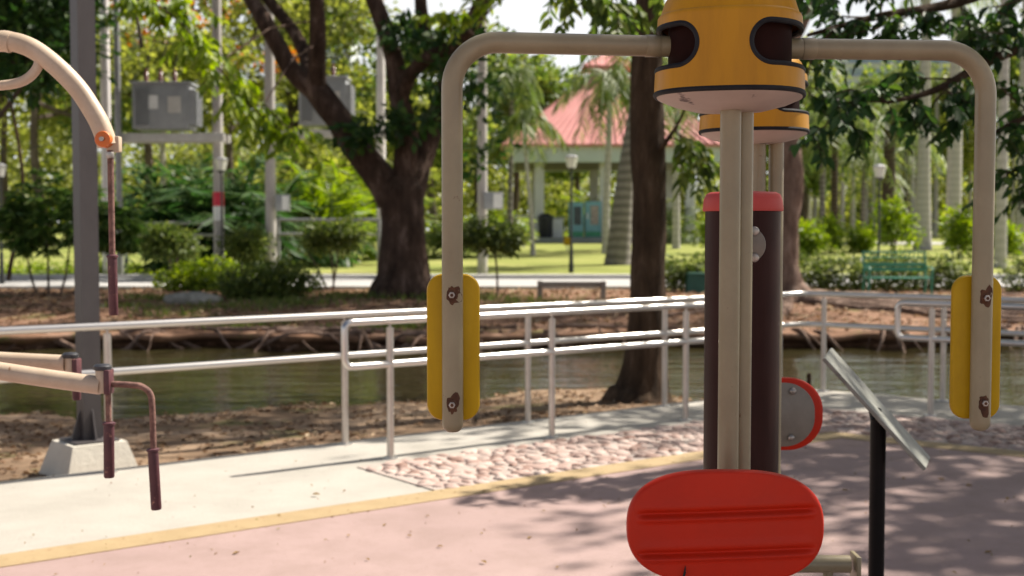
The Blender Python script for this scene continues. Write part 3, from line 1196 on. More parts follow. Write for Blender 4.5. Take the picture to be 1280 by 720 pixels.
# front pad resampled as a dense grid so the moulded ribs read crisply
def grid_pad():
    px, py, Y = 904.5, 655.5, 2.14
    C = at(px, py, Y)
    hw, hh = 123.5 / F * Y, 71.5 / F * Y
    e = 2.55
    NU, NR = 760, 100

    def rad(a):
        ca, sa = math.cos(a), math.sin(a)
        # rounded rectangle by support: superellipse with extra straightness
        r = (abs(ca / hw) ** 2.9 + abs(sa / hh) ** 2.35) ** (-1 / 2.6)
        lo, hi = 0.0, 1.0
        for _ in range(40):
            mid = (lo + hi) / 2
            if (abs(mid * ca / hw) ** 2.9 + abs(mid * sa / hh) ** 2.45) > 1:
                hi = mid
            else:
                lo = mid
        return lo
    R_ = [rad(2 * math.pi * j / NU) for j in range(NU)]

    def rib(x, z):
        h = 0
        for z0 in (.0285, -.0415):
            zz = z - z0 - x * .035
            w = 1 - sm(hw * .80, hw * .93, abs(x))
            h += w * (-.0070 * math.exp(-((zz) / .0050) ** 2) + .0055 * math.exp(-((zz + .0095) / .0050) ** 2) + .002 * math.exp(-((zz - .012) / .009) ** 2))
        return h
    rings = []
    for (k, d) in ((.2, 0), (.95, 0), (.99, .003), (1.0, .009), (1.0, .017), (.992, .0215), (.977, .0245), (.955, .026)):
        rings.append([C + Vector((R_[j] * k * math.cos(2 * math.pi * j / NU), -d, R_[j] * k * math.sin(2 * math.pi * j / NU))) for j in range(NU)])
    for i in range(1, NR + 1):
        k = .955 * (1 - i / NR) + .002
        ring = []
        for j in range(NU):
            a = 2 * math.pi * j / NU
            x, z = R_[j] * k * math.cos(a), R_[j] * k * math.sin(a)
            ring.append(C + Vector((x, -(.026 + .005 * (1 - (k / .955) ** 2) + rib(x, z)), z)))
        rings.append(ring)
    MB().loft(rings).build('seat_pad', M['red'], mach, smooth=True, angle=60)
    # a moulded slit near its lower edge
    q = at(856, 716, Y - .032)
    MB().tube([q + Vector((-.004, 0, -.012)), q, q + Vector((.001, 0, .012))], [.002, .0022, .0006], 6).build('slit', M['rubber'], mach)
    b0 = C + Vector((0, .0, 0))
    e0 = Vector((mx, my, C.z)) - AX * .08
    MB().tube([b0, e0], .017, 16).build('pad_bracket', M['cream'], mach, smooth=True)
    return C


grid_pad()
# rear pad, its grey plate towards us
pr, Cr, outl = seat_pad(957, 518, 3.46, 146 / F * 3.46, 92 / F * 3.46, 1, False)
rings = []
for (k, d) in ((.865, 0.0005), (.875, -.002), (.875, -.006), (.86, -.0075)):
    rings.append([Cr + Vector((x * k - .006, d, z * k)) for x, z in outl])
pl = MB().loft(rings).build('back_plate', M['greyplate'], pr, smooth=True, angle=40)
for (bx_, by_) in ((991, 489), (989, 547), (915, 489), (913, 547)):
    q = at(bx_, by_, 3.45)
    MB().tube([q, q + Vector((0, -.004, 0)), q + Vector((0, -.008, 0)), q + Vector((0, -.009, 0))], [.010, .0095, .006, .001], 16).build('bolt', M['bolt'], pl, smooth=True)
MB().tube([Cr, Vector((mx, my, Cr.z)) + AX * .08], .017, 16).build('pad_bracket', M['cream'], mach, smooth=True)
# rear station
C1, fw1, rg1 = pod(False)
for sx, pxx in ((-.008, 946), (.010, 970)):
    x = (pxx - 640) / F * 3.24
    MB().cyl((x, 3.24 + sx, .45), (x, 3.24 + sx, 1.742), .0198, 20).build('support_pole', M['cream'], mach, smooth=True)
# rear arms reach away from the camera, folded behind the front pod
for s in (-1, 1):
    z = 1.8465
    S = Vector((C1.x, C1.y, z)) + RX * s * .06
    E = Vector((C1.x, C1.y, z)) + RX * s * .19 + AX * .40
    pts = cr([S, Vector((C1.x, C1.y, z)) + RX * s * .15 + AX * .05, E - AX * .08, E, E + Vector((0, 0, -.10)), E + Vector((0, 0, -.2))], 6)
# horizontal seat bar with square end plate, low on the right
z = at(1030, 705, 3.3).z
s0 = Vector((mx, my, z)) + AX * .42
e0 = at(1062, 705, 3.3)
bar = MB().tube([Vector(((930 - 640) / F * 3.3, 3.3, z)), e0], .0235, 20).build('foot_bar', M['cream'], mach, smooth=True)
MB().box(e0 + Vector((.016, 0, -.02)), (.012, .075, .095), bev=.003).build('end_plate', M['cream'], bar, smooth=True)
MB().tube([at(1036, 712, 3.3), at(1036, 712, 3.3) + Vector((-.05, 0, -.3)), Vector((mx + .12, 3.1, .05))], .014, 12).build('strut', M['cream'], mach, smooth=True)
MB().tube([Vector((mx, my, z)) + AX * .07, Vector(((935 - 640) / F * 3.3, 3.3, z))], .02, 16).build('bracket', M['cream'], mach, smooth=True)

# ------------------------------------------------------------------ LEFT EXERCISE MACHINE
YL = 3.3
lm = thing('exercise_machine', 'cream hanging-handle machine reaching in from the picture edge, maroon grips, orange joint', 'exercise machine', (-1.85, 3.4, 0))
PL = lambda px, py, dy=0: at(px, py, YL + dy)
MB().lathe([(.12, .0), (.12, .012), (.07, .016), (.07, 2.05), (.05, 2.07), (.001, 2.075)], (-1.85, 3.4, 0), 32).build('main_post', M['maroon'], lm, smooth=True)
ARC = cr([Vector((-1.85, 3.4, 1.93)), PL(-60, 62), PL(0, 52), PL(32, 57), PL(62, 76), PL(95, 108), PL(118, 142), PL(129, 165), PL(134, 182)], 8)
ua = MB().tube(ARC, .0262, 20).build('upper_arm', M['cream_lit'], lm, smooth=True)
MB().tube(cr([PL(-40, 57), PL(0, 51.5), PL(14, 53)], 4), .0285, 20).build('arm_sleeve', M['cream_lit'], ua, smooth=True)
MB().tube(cr([PL(50, 66, .0), PL(47, 84), PL(33, 99), PL(10, 106), PL(-30, 107), PL(-70, 100), Vector((-1.83, 3.4, 1.88))], 7), .013, 14).build('brace_loop', M['cream_lit'], lm, smooth=True)
j = PL(133, 175)
jt = MB().cyl(j + Vector((0, -.034, 0)), j + Vector((0, .02, 0)), .0215, 28, .004).build('joint_cap', M['orange'], lm, smooth=True)
MB().cyl(j + Vector((0, -.042, 0)), j + Vector((0, -.032, 0)), .0065, 6).build('bolt', M['bolt'], jt)
fk = PL(141, 180)
MB().box(fk + Vector((.0, .012, .0)), (.034, .03, .042), bev=.004).build('joint_fork', M['cream_lit'], lm, smooth=True)


def rod(pts, r, gfrom, gto, gr, name_mat='rustrod'):
    a = MB().tube(pts, r, 12, jitter=lambda p, an: .10 * mnoise.noise(p * 70 + Vector((an, 0, 0)))).build('handle_rod', M[name_mat], lm, smooth=True)
    g0, g1 = Vector(gfrom), Vector(gto)
    d = (g1 - g0).normalized()
    MB().tube([g0, g0 + d * .003, g0 + d * .008, g0 + d * .010, g1 - d * .004, g1], [gr * .8, gr * 1.22, gr * 1.22, gr, gr, gr * .85], 18).build('grip', M['grip'], a, smooth=True)


rod([PL(138, 188), PL(139, 250), PL(140.5, 330)], .0085, PL(140.2, 318), PL(142, 394), .0125)
MB().cyl(PL(137.5, 190, -.012), PL(137.8, 198, -.012), .011, 12, .002).build('rod_ferrule', M['bolt'], lm, smooth=True)
# lower arms
for (pts, r, cap, dy) in (([(-1.85, 3.4, 1.14), PL(-60, 456), PL(0, 464), PL(60, 473), PL(126, 482)], .0245, (128, 460), 0),
                          ([(-1.85, 3.55, 1.18), PL(-60, 446, .35), PL(0, 450, .35), PL(82, 454, .35)], .0245, (88, 445), .35)):
    a = MB().tube(cr(pts, 5), r, 18).build('lower_arm', M['cream_lit'], lm, smooth=True)
    px, py = cap
    tq, bq = PL(px, py, dy), PL(px + 2, py + 31, dy)
    MB().cyl(bq, tq + Vector((0, 0, -.004)), .019, 18, .002).build('pivot_sleeve', M['cream_lit'], a, smooth=True)
    MB().box(PL(px + 8, py + 17, dy - .0), (.016, .045, .066), bev=.004).build('pivot_clamp', M['grip'], a, smooth=True)
    MB().lathe([(.020, -.006), (.024, -.004), (.024, .005), (.018, .010), (.001, .012)], tq, 22).build('pivot_cap', M['blackcap'], a, smooth=True)
rod([PL(135, 488, -.01), PL(136, 530, -.01)], .008, PL(136, 527, -.01), PL(136.5, 597, -.01), .0142)
rod(cr([PL(140, 480), PL(160, 481), PL(176, 483), PL(187, 491), PL(190, 505), PL(191, 530), PL(192, 566)], 5), .0085, PL(191, 560), PL(195.5, 637), .0142)
rod([PL(95, 470, .35), PL(96, 480, .35)], .008, PL(95.5, 476, .35), PL(96, 500, .35), .0125)

# ------------------------------------------------------------------ TILTED SIGN ON BLACK POST
sg = thing('information_sign', 'tilted grey panel on a slim black post on the pink floor', 'sign', ((1098 - 640) / F * 3.85, 3.85, 0))
a, b_ = at(1031, 447, 3.75), at(1158, 586, 3.75)
c_, d_ = at(1163.5, 572, 4.03), at(1040, 434, 4.03)
nrm = (b_ - a).cross(d_ - a).normalized()
if nrm.z < 0:
    nrm = -nrm
th = nrm * .012


def quad_slab(q, t, ins=.003):
    cc = sum(q, Vector()) / 4
    sh = [p + (cc - p).normalized() * ins for p in q]
    return [[p for p in sh], [p + t * .25 for p in q], [p + t * .75 for p in q], [p + t for p in sh]]


pn = MB().loft(quad_slab([a - th, b_ - th, c_ - th, d_ - th], th)).build('panel', M['signface'], sg)
cen = (a + b_ + c_ + d_) / 4
top = at(1098, 512, 3.86)
sp_ = MB().tube([Vector((top.x, top.y, .006)), Vector((top.x, top.y, top.z - .03))], .0245, 20).build('post', M['blackpost'], sg, smooth=True)
MB().tube([Vector((top.x, top.y, top.z - .05)), cen - nrm * .015], .02, 16).build('bracket', M['blackpost'], sg, smooth=True)
MB().cyl((top.x, top.y, .004), (top.x, top.y, .016), .07, 24, .003).build('base_plate', M['blackpost'], sp_, smooth=True)

# ------------------------------------------------------------------ GREY COLUMN ON CONCRETE FOOTING
gx, gy = -2.86, 8.28
colt = thing('steel_column', 'tall grey square steel column on a sloped concrete footing by the pond', 'column', (gx, gy, -.2))
rot = Matrix.Rotation(R(41), 3, 'Z')
colm = MB().box((gx, gy, 3.9), (.122, .122, 7.64), rot).build('shaft', M['column'], colt)
MB().box((gx, gy, .088), (.30, .30, .016), rot, bev=.003).build('base_plate', M['column'], colt, smooth=True)
for k in range(4):
    m = rot @ Matrix.Rotation(R(90 * k), 3, 'Z')
    o0 = Vector((gx, gy, 0))
    t_ = .005
    tri = [(.062, .096), (.125, .096), (.062, .30)]
    l1 = [o0 + m @ Vector((x, -t_, z)) for x, z in tri]
    l2 = [o0 + m @ Vector((x, t_, z)) for x, z in tri]
    MB().loft([l2, l1]).build('gusset', M['column'], colt)
MB().box((gx, gy, -.16), (.66, .66, .48), rot, taper=.56).build('footing', M['footing'], colt)

# ------------------------------------------------------------------ TREES
def branch_mesh(mb, pts, rads, per=5, n=10, jit=.1, fr=3.0):
    P = cr(pts, per)
    rd = lerp_list(rads, len(P))
    mb.tube(P, rd, n, jitter=lambda p, a: jit * mnoise.noise(p * fr + Vector((math.cos(a), math.sin(a), 0)) * 1.3))
    return P


def connect(path, cloud):
    q = min(cloud, key=lambda c: (c - path[0]).length)
    d = (q - path[0]).length
    return [q, q.lerp(path[0], .5) + Vector((0, 0, .06 * d))] if d > .012 else []


def sprays(paths, twig_every=.18, twig_len=.35, leaf_L=.12, leaf_W=.055, per_twig=9, droop=.7, seed=1, twigmb=None, twig_r=.004):
    """leafy shoots along branch paths: side twigs with alternate drooping leaves"""
    rg = np.random.default_rng(seed)
    C, D = [], []
    for P in paths:
        P = [Vector(p) for p in P]
        d_acc = 0
        for i in range(1, len(P)):
            seg = (P[i] - P[i - 1])
            L = seg.length
            k = max(1, int(round(L / twig_every)))
            for s in range(k):
                p = P[i - 1] + seg * ((s + rg.random()) / k)
                az = rg.random() * 6.28
                tdir = Vector((math.cos(az), math.sin(az), rg.normal() * .35 - .15)) + seg.normalized() * .6
                tdir.normalize()
                tl = twig_len * (.5 + rg.random())
                tip = p + tdir * tl + Vector((0, 0, -droop * .35 * tl))
                mid = p + tdir * tl * .5 + Vector((0, 0, .04 * tl))
                if twigmb is not None:
                    twigmb.tube([p, mid, tip], [twig_r, twig_r * .8, twig_r * .4], 4, cap=False)
                for q in range(per_twig):
                    t = (.2 + .8 * (q + rg.random() * .6) / per_twig)
                    b = p.lerp(mid, t * 2) if t < .5 else mid.lerp(tip, min(1, t * 2 - 1))
                    side = tdir.cross(Vector((0, 0, 1)))
                    if side.length < .1:
                        side = Vector((1, 0, 0))
                    side.normalize()
                    sg_ = 1 if q % 2 else -1
                    dd = tdir * .55 + side * sg_ * .8 + Vector((rg.normal() * .25, rg.normal() * .25, -droop + rg.normal() * .3))
                    C.append(b[:])
                    D.append(dd[:])
    C, D = np.array(C), np.array(D)
    sc = .6 + .7 * rg.random(len(C))
    nm = rg.normal(size=(len(C), 3)) * .45 + np.array([0, -.2, 1.0])
    return leaves_np(C, D, leaf_L * sc, leaf_W * sc, fold=.16, shape='leaf', normals=nm)


# ---- big rain tree across the pond
BT = gp(503, 369)
YB = BT.y
bt = thing('tree', 'big forked rain tree with dark rough bark on the far bank', 'tree', BT)
W = lambda px, py, dy=0: at(px, py, YB + dy)
k = YB / F
mb = MB()


def flare_jit(p, a):
    h = max(0, p.z - BT.z)
    fl = math.exp(-h / .35)
    return .10 * mnoise.noise(p * 1.6 + Vector((math.cos(a), math.sin(a), 0)) * 1.5) + fl * (.16 * math.sin(a * 5 + 1) + .1 * math.sin(a * 3))


P = cr([Vector((BT.x, BT.y, BT.z - .25)), W(503, 362), W(504, 345), W(504, 318), W(503, 275), W(500, 240), W(500, 222)], 7)
mb.tube(P, lerp_list([47 * k, 40 * k, 33 * k, 30 * k, 27.5 * k, 29 * k, 22 * k], len(P)), 28, jitter=flare_jit)
BTP = []
BR = [
    ([W(492, 250), W(478, 226), W(452, 193), W(425, 152), W(400, 118), W(385, 100)], [22, 20, 18.5, 17, 16.5, 15]),
    ([W(398, 118), W(368, 92), W(350, 62), W(331, 28), W(308, -12, .5), W(280, -60, 1)], [13.5, 12, 11, 10.5, 9.5, 7]),
    ([W(396, 116), W(396, 80, -.3), W(397, 40, -.6), W(394, -10, -.9), W(380, -70, -1.2)], [12, 10.5, 10, 9, 7]),
    ([W(388, 108), W(382, 72, .8), W(366, 38, 1.2), W(340, 6, 1.6), W(300, -40, 2)], [10, 9, 8, 7.5, 5]),
    ([W(503, 245), W(507, 205), W(508, 165), W(500, 125), W(494, 80), W(482, 38), W(464, -8), W(440, -60)], [18, 15, 14, 13.5, 12, 11, 10, 8]),
    ([W(512, 245), W(524, 205, .4), W(538, 165, .6), W(553, 125, .7), W(567, 78, .6), W(590, 30, .3), W(612, -15), W(640, -70, -.5)], [19, 16, 14.5, 13, 12, 11, 10, 8]),
    ([W(500, 128), W(512, 95, -.5), W(535, 72, -.9), W(566, 58, -1.2), W(590, 40, -1.5)], [10, 9, 8, 7, 5]),
    ([W(545, 85, 1.0), W(533, 50, 1.1), W(527, 15, 1.2), W(524, -30, 1.4)], [9, 9, 8.5, 7]),
]
for pts, rad in BR:
    BTP += branch_mesh(mb, pts, [r * k for r in rad], 6, 14, .10, 2.0)
bt_mb = mb
cx, cy = BT.x, BT.y
blobs = [((cx - 6, cy + 3.5, 11.5), (4.5, 3, 2.0)), ((cx + 1, cy + 5, 13.0), (5, 3.2, 2.0)), ((cx + 5.5, cy + 1.5, 9.8), (3.2, 4, 1.8)), ((cx - 11, cy - 1, 9.6), (3, 3.5, 1.8))]
low = [((W(470, 158, -.8)).to_tuple(), (.75, .5, .16)), (W(520, 150, -.9).to_tuple(), (.6, .5, .22)), (W(560, 95, -1).to_tuple(), (.6, .6, .5)), (W(440, 172, -.9).to_tuple(), (.45, .4, .12)),
       (W(575, 55, -.8).to_tuple(), (.6, .6, .35)), (W(505, 45, -.5).to_tuple(), (.7, .6, .22)), (W(598, 120, .5).to_tuple(), (.4, .5, .5)), (W(592, 185, 1).to_tuple(), (.25, .4, .5))]
pA = clump_leaves(blobs, 900, 16, .8, .30, .17, seed=3)
pB = clump_leaves(low, 105, 13, .30, .22, .12, shape='quad', seed=4)
hang = [[W(150, -10, -4), W(215, 20, -4), W(255, 62, -4), W(300, 118, -4), W(345, 160, -4)], [W(270, 80, -4), W(310, 130, -4.1), W(366, 172, -4.1)], [W(140, -20, -3.6), W(200, 8, -3.6), W(238, 42, -3.6), W(250, 60, -3.6)], [W(160, -20, -3.5), W(180, 5, -3.5), W(250, 12, -3.5)], [W(640, -10, -2), W(560, 20, -2), W(545, 20, -2)], [W(330, 130, -4), W(355, 155, -4), W(372, 165, -4)]]
hang2 = [cr(h, 4) for h in hang]
for h in hang2:
    hh_ = connect(h, BTP) + list(h)
    bt_mb.tube(hh_, lerp_list([.02, .008], len(hh_)), 6)
bt_mb.build('trunk', M['bark'], bt, smooth=True)
pD = clump_leaves([((cx - 1, cy + 1.2, 8.0), (7.5, 1.8, .55))], 170, 14, .5, .26, .14, seed=14)
V, Fc = join_np([pA, pB, pD])
link_mesh('crown', V, Fc, M['leaf_dark'], bt)
pC = sprays(hang2, .15, .50, .24, .115, 9, .75, 5)
link_mesh('hanging_foliage', pC[0], pC[1], M['leaf_bright'], bt)
for i in range(16):   # roots on the bank edge
    x0 = -8.5 + i * .62 + random.uniform(-.3, .3)
    pts = []
    x, y = x0, far_shore(x0) + random.uniform(.1, .9)
    dx = random.choice((-1, 1)) * random.uniform(.35, .7)
    for s in range(6):
        pts.append(Vector((x, y, HB(x, y) + random.uniform(-.01, .05))))
        x += dx * random.uniform(.6, 1.2)
        y += random.uniform(-.18, .13)
        y = max(y, far_shore(x) - .06)
    rr = random.uniform(.022, .055)
    branch_mesh(m_ := MB(), pts, [rr, rr * .9, rr * .6, rr * .3], 5, 8, .15)
    m_.build('root', M['bark_root'], bt, smooth=True)

# ---- tree on the near shore, behind the handrail
PT = on(803, 12.1)
pt_ = thing('tree', 'straight brown trunk growing on the near pond shore just behind the handrail', 'tree', PT)
Q = lambda px, py, dy=0: at(px, py, 12.1 + dy)
k = 12.1 / F
mb = MB()


def flare2(p, a):
    h = max(0, p.z - PT.z)
    return .07 * mnoise.noise(p * 4 + Vector((math.cos(a), math.sin(a), 0)) * 1.8) + math.exp(-h / .13) * (.14 * math.sin(a * 5 + .6) + .10 * math.sin(a * 2))


P = cr([Vector((PT.x, PT.y, PT.z - .15)), Q(802, 497), Q(804, 484), Q(806, 455), Q(808, 410), Q(810, 340), Q(812, 250), Q(810, 190), Q(808, 110), Q(811, 40), Q(815, -30), Q(822, -120), Q(835, -220)], 6)
PTP = list(P)
mb.tube(P, lerp_list([52 * k, 43 * k, 34 * k, 27 * k, 23.5 * k, 21.5 * k, 21 * k, 22 * k, 20.5 * k, 18.5 * k, 17 * k, 15 * k, 12 * k], len(P)), 26, jitter=flare2)
for pts, rad in [([Q(812, 205), Q(832, 178, -.2), Q(850, 150, -.4), Q(862, 120, -.6)], [4.5, 3, 1.8, .8]),
                 ([Q(818, -60), Q(760, -90, -.8), Q(690, -110, -1.2), Q(640, -150, -1.4)], [10, 8, 6, 4]),
                 ([Q(826, -110), Q(880, -140, .5), Q(960, -190, .9), Q(1040, -260, 1)], [11, 8, 6, 4]),
                 ([Q(835, -220), Q(800, -320, .5), Q(780, -420, 1)], [11, 8, 4]),
                 ([Q(835, -220), Q(880, -330, .2), Q(930, -420, .1)], [11, 8, 4])]:
    PTP += branch_mesh(mb, pts, [r * k for r in rad], 5, 10, .1)
paths = [[Q(700, -40, -1.5), Q(735, -8, -1.7), Q(770, 12, -1.8), Q(795, 24, -1.8)], [Q(740, -30, -1.2), Q(760, 0, -1.3), Q(786, 10, -1.4)], [Q(690, -30, -1.6), Q(715, -6, -1.6), Q(735, 3, -1.6)],
         [Q(800, -40, -1.0), Q(830, -5, -1.2), Q(870, 8, -1.2)],
         [Q(845, 165, -.4), Q(866, 190, -.4), Q(872, 212, -.4)], [Q(838, 172, -.3), Q(862, 180, -.3), Q(893, 205, -.3)]]
paths = [cr(p, 4) for p in paths]
tw = mb
for p in paths:
    h = connect(p, PTP) + list(p)
    tw.tube(h, lerp_list([.012, .005], len(h)), 6)
sp1 = sprays(paths, .085, .30, .125, .062, 11, .75, 9, tw, .0035)
tw.build('trunk', M['bark_pond'], pt_, smooth=True)
cc = clump_leaves([((1.6, 14.8, 6.8), (2.6, 2.0, 1.3)), ((3.4, 14.6, 6.2), (1.6, 1.8, 1.0)), ((0.2, 14.8, 6.5), (1.6, 1.6, .9)), ((4.5, 12.1, 6.0), (1.3, .9, .7)), ((1.2, 13.5, 6.4), (1.9, .8, .8))], 520, 16, .5, .17, .09, seed=8)
V, Fc = join_np([sp1, cc])
link_mesh('crown', V, Fc, M['leaf_mid'], pt_)

# ---- shade tree outside the frame, its boughs hanging into the picture
ST = Vector((5.6, 9.4, H(5.6, 9.4)))
ST = Vector((6.3, 9.6, H(6.3, 9.6)))
st = thing('tree', 'leafy tree whose dark green boughs hang in from the upper right corner', 'tree', ST)
mb = MB()
S_ = lambda px, py, Y: at(px, py, Y * 1.17)
P = cr([ST - Vector((0, 0, .2)), ST + Vector((0, 0, .5)), ST + Vector((-.1, -.1, 2)), ST + Vector((.05, -.2, 3.6)), ST + Vector((.0, -.3, 5.2)), ST + Vector((.3, -.5, 6.6))], 6)
mb.tube(P, lerp_list([.36, .25, .21, .19, .15, .09], len(P)), 20, jitter=lambda p, a: .07 * mnoise.noise(p * 4))
fork = ST + Vector((.0, -.2, 3.3))
boughs = [
    [fork, S_(1420, -120, 8.6), S_(1290, -42, 8.1), S_(1200, 2, 7.7), S_(1100, 20, 7.3), S_(1010, 44, 7.0)],
    [fork + Vector((0, 0, -.4)), S_(1440, -20, 8.2), S_(1330, 40, 7.7), S_(1245, 72, 7.3), S_(1170, 112, 7.0), S_(1110, 128, 6.8)],
    [fork + Vector((0, 0, -.9)), S_(1430, 110, 8.0), S_(1340, 130, 7.6), S_(1275, 150, 7.4), S_(1245, 165, 7.3)],
    [fork + Vector((0, 0, .8)), ST + Vector((-.6, -2.6, 5.0)), ST + Vector((-2.3, -5.2, 5.6))],
    [fork + Vector((0, 0, 1.2)), ST + Vector((1.8, -1.2, 5.6)), ST + Vector((3.2, -2.0, 6.6))],
    [fork + Vector((0, 0, 1.4)), ST + Vector((1.0, 1.6, 5.4)), ST + Vector((1.8, 3.0, 6.2))],
    [fork + Vector((0, 0, .3)), ST + Vector((.4, -2.8, 4.8)), ST + Vector((.2, -5.2, 5.4))],
]
BP = []
for i, bgh in enumerate(boughs):
    r0 = [.085, .075, .06, .11, .11, .11, .11][i]
    BP.append(branch_mesh(mb, bgh, [r0, r0 * .8, r0 * .55, r0 * .35, r0 * .16], 6, 10, .1))
twp = [
    [S_(1090, 22, 7.3), S_(1050, 20, 7.2), S_(1020, 10, 7.1)],
    [S_(1085, 20, 7.3), S_(1060, 38, 7.1), S_(1030, 55, 7.0), S_(1005, 75, 7.0)],
    [S_(1050, 30, 7.1), S_(1020, 62, 6.9), S_(1008, 100, 6.9), S_(1012, 122, 6.9)],
    [S_(1120, 15, 7.3), S_(1100, 34, 7.2), S_(1075, 40, 7.1)],
    [S_(1160, 8, 7.5), S_(1150, 25, 7.4), S_(1165, 36, 7.4)], [S_(1200, 2, 7.7), S_(1205, 22, 7.6), S_(1218, 40, 7.5)], [S_(1150, 10, 7.4), S_(1120, 30, 7.3), S_(1110, 45, 7.3)],
    [S_(1245, 72, 7.3), S_(1230, 60, 7.3), S_(1210, 50, 7.2), S_(1235, 45, 7.2)], [S_(1290, 50, 7.5), S_(1265, 44, 7.3), S_(1240, 40, 7.2)],
    [S_(1200, 98, 7.1), S_(1160, 98, 7.0), S_(1130, 92, 7.0)],
    [S_(1190, 105, 7.0), S_(1170, 125, 6.9), S_(1160, 148, 6.9)], [S_(1180, 110, 7.0), S_(1200, 130, 6.9), S_(1205, 150, 6.9)], [S_(1150, 118, 7.0), S_(1142, 132, 6.9), S_(1138, 145, 6.9)],
    [S_(1110, 128, 6.8), S_(1085, 118, 6.8), S_(1060, 112, 6.8), S_(1042, 122, 6.8)],
    [S_(1075, 116, 6.8), S_(1060, 150, 6.7), S_(1080, 172, 6.7)], [S_(1050, 130, 6.8), S_(1030, 160, 6.7), S_(1018, 178, 6.7)],
    [S_(1290, 142, 7.4), S_(1262, 120, 7.3), S_(1250, 106, 7.3)], [S_(1275, 150, 7.4), S_(1268, 165, 7.3), S_(1262, 180, 7.3)],
    [S_(1310, 190, 7.5), S_(1285, 205, 7.4), S_(1262, 216, 7.3), S_(1248, 228, 7.3)], [S_(1320, 220, 7.5), S_(1285, 245, 7.4), S_(1272, 262, 7.3)],
    [S_(1310, -20, 7.7), S_(1275, 0, 7.5), S_(1245, 10, 7.4), S_(1262, 24, 7.4)],
    [S_(1400, -40, 8.0), S_(1340, -20, 7.9), S_(1300, 10, 7.7)], [S_(1210, -60, 7.4), S_(1130, -30, 7.2), S_(1060, -10, 7.0), S_(1030, 0, 6.9)],
    [S_(1110, -60, 7.1), S_(1040, -40, 6.9), S_(1000, -10, 6.8)],
]
twp = [cr(p, 4) for p in twp]
tw = mb
STP = [q for b in BP for q in b]
for p in twp:
    h = connect(p, STP) + list(p)
    tw.tube(h, lerp_list([.009, .004], len(h)), 6)
sp2 = sprays(twp, .092, .20, .098, .048, 8, .55, 21, tw, .003)
# twigs along the boughs in the picture
tw.build('trunk', M['bark_pond'], st, smooth=True)
cb = [((7.6, 9.9, 6.4), (2.1, 2.0, 1.4)), ((7.1, 7.5, 6.1), (1.7, 1.8, 1.0)), ((9.2, 7.6, 6.6), (2.0, 2.6, 1.4)), ((7.2, 4.8, 5.8), (2.2, 2.0, 1.0)), ((3.75, 4.25, 5.7), (1.35, 1.25, .6)), ((5.4, 4.5, 5.6), (1.3, 1.3, .6)), ((8.0, 12.6, 6.2), (2.6, 1.7, 1.2)), ((9.6, 4.6, 6.2), (2, 2.2, 1.2)), ((5.6, 3.0, 5.6), (1.5, 1.4, .7)), ((4.4, 5.95, 5.7), (.85, .75, .35))]
cl = clump_leaves(cb, 1350, 16, .45, .19, .11, shape='quad', seed=31, shell=.35)
V, Fc = join_np([sp2, cl])
link_mesh('crown', V, Fc, M['leaf_dark'], st)

# ---- tree with spreading roots on the far bank, right of the machine
RT = on(986, 24.8)
rt = thing('tree', 'brown trunk with long surface roots spreading over the reddish bank', 'tree', RT)
k = 24.8 / F
T_ = lambda px, py, dy=0: at(px, py, 24.8 + dy)
mb = MB()
P = cr([RT - Vector((0, 0, .2)), T_(987, 372), T_(984, 355), T_(982, 330), T_(984, 280), T_(990, 230), T_(986, 180), T_(978, 100), T_(985, 0), T_(990, -100)], 6)
mb.tube(P, lerp_list([40 * k, 30 * k, 21 * k, 16 * k, 14.5 * k, 15 * k, 14 * k, 13 * k, 12 * k, 9 * k], len(P)), 22,
        jitter=lambda p, a: .08 * mnoise.noise(p * 2.5 + Vector((math.cos(a), math.sin(a), 0))) + math.exp(-max(0, p.z - RT.z) / .2) * .15 * math.sin(a * 5))
for pts, rad in [([T_(986, 60), T_(1020, 0, .5), T_(1080, -60, 1), T_(1150, -110, 1.5)], [9, 7, 5, 3]), ([T_(984, 20), T_(940, -40, .2), T_(880, -100, .2)], [8, 6, 3])]:
    branch_mesh(mb, pts, [r * k for r in rad], 5, 10)
mb.build('trunk', M['bark_root'], rt, smooth=True)
cc = clump_leaves([((RT.x, 25.5, 9.0), (3.6, 3, 1.6)), ((RT.x + 3, 26, 8.4), (2.6, 2.4, 1.3))], 380, 14, .6, .24, .13, seed=17)
link_mesh('crown', cc[0], cc[1], M['leaf_mid'], rt)
for i in range(38):
    rgn = random.Random(100 + i)
    if i < 24:   # long ones from the trunk foot
        ang = R(rgn.uniform(-150, 15)) if i % 3 else R(rgn.uniform(-60, 10))
        x, y = RT.x + .3 * math.cos(ang), RT.y + .3 * math.sin(ang)
        r0 = rgn.uniform(.08, .19)
        L = rgn.uniform(3.0, 7.5)
    else:        # tangle at the water edge
        x = rgn.uniform(3.6, 11.5)
        y = far_shore(x) + rgn.uniform(.15, .8)
        ang = R(rgn.choice((rgn.uniform(-35, 20), rgn.uniform(160, 215))))
        r0 = rgn.uniform(.018, .045)
        L = rgn.uniform(.6, 2.2)
    pts, n = [], 9
    for s in range(n):
        t = s / (n - 1)
        pts.append(Vector((x, y, HB(x, y) + r0 * .35 * (1 - t) + .02 * math.sin(s * 2.1 + i))))
        ang += rgn.uniform(-.35, .35)
        if y < far_shore(x) + 1.0 and math.sin(ang) < 0 and i < 24:
            ang = R(rgn.uniform(-12, 6)) if math.cos(ang) > 0 else R(180 + rgn.uniform(-6, 12))
        x += L / n * math.cos(ang)
        y += L / n * math.sin(ang)
        y = max(y, far_shore(x) - .02 if i < 24 else far_shore(x) - .15)
    branch_mesh(m_ := MB(), pts, [r0, r0 * .8, r0 * .65, r0 * .5, r0 * .2], 4, 8, .18, 3)
    m_.build('root', M['bark_root'], rt, smooth=True)


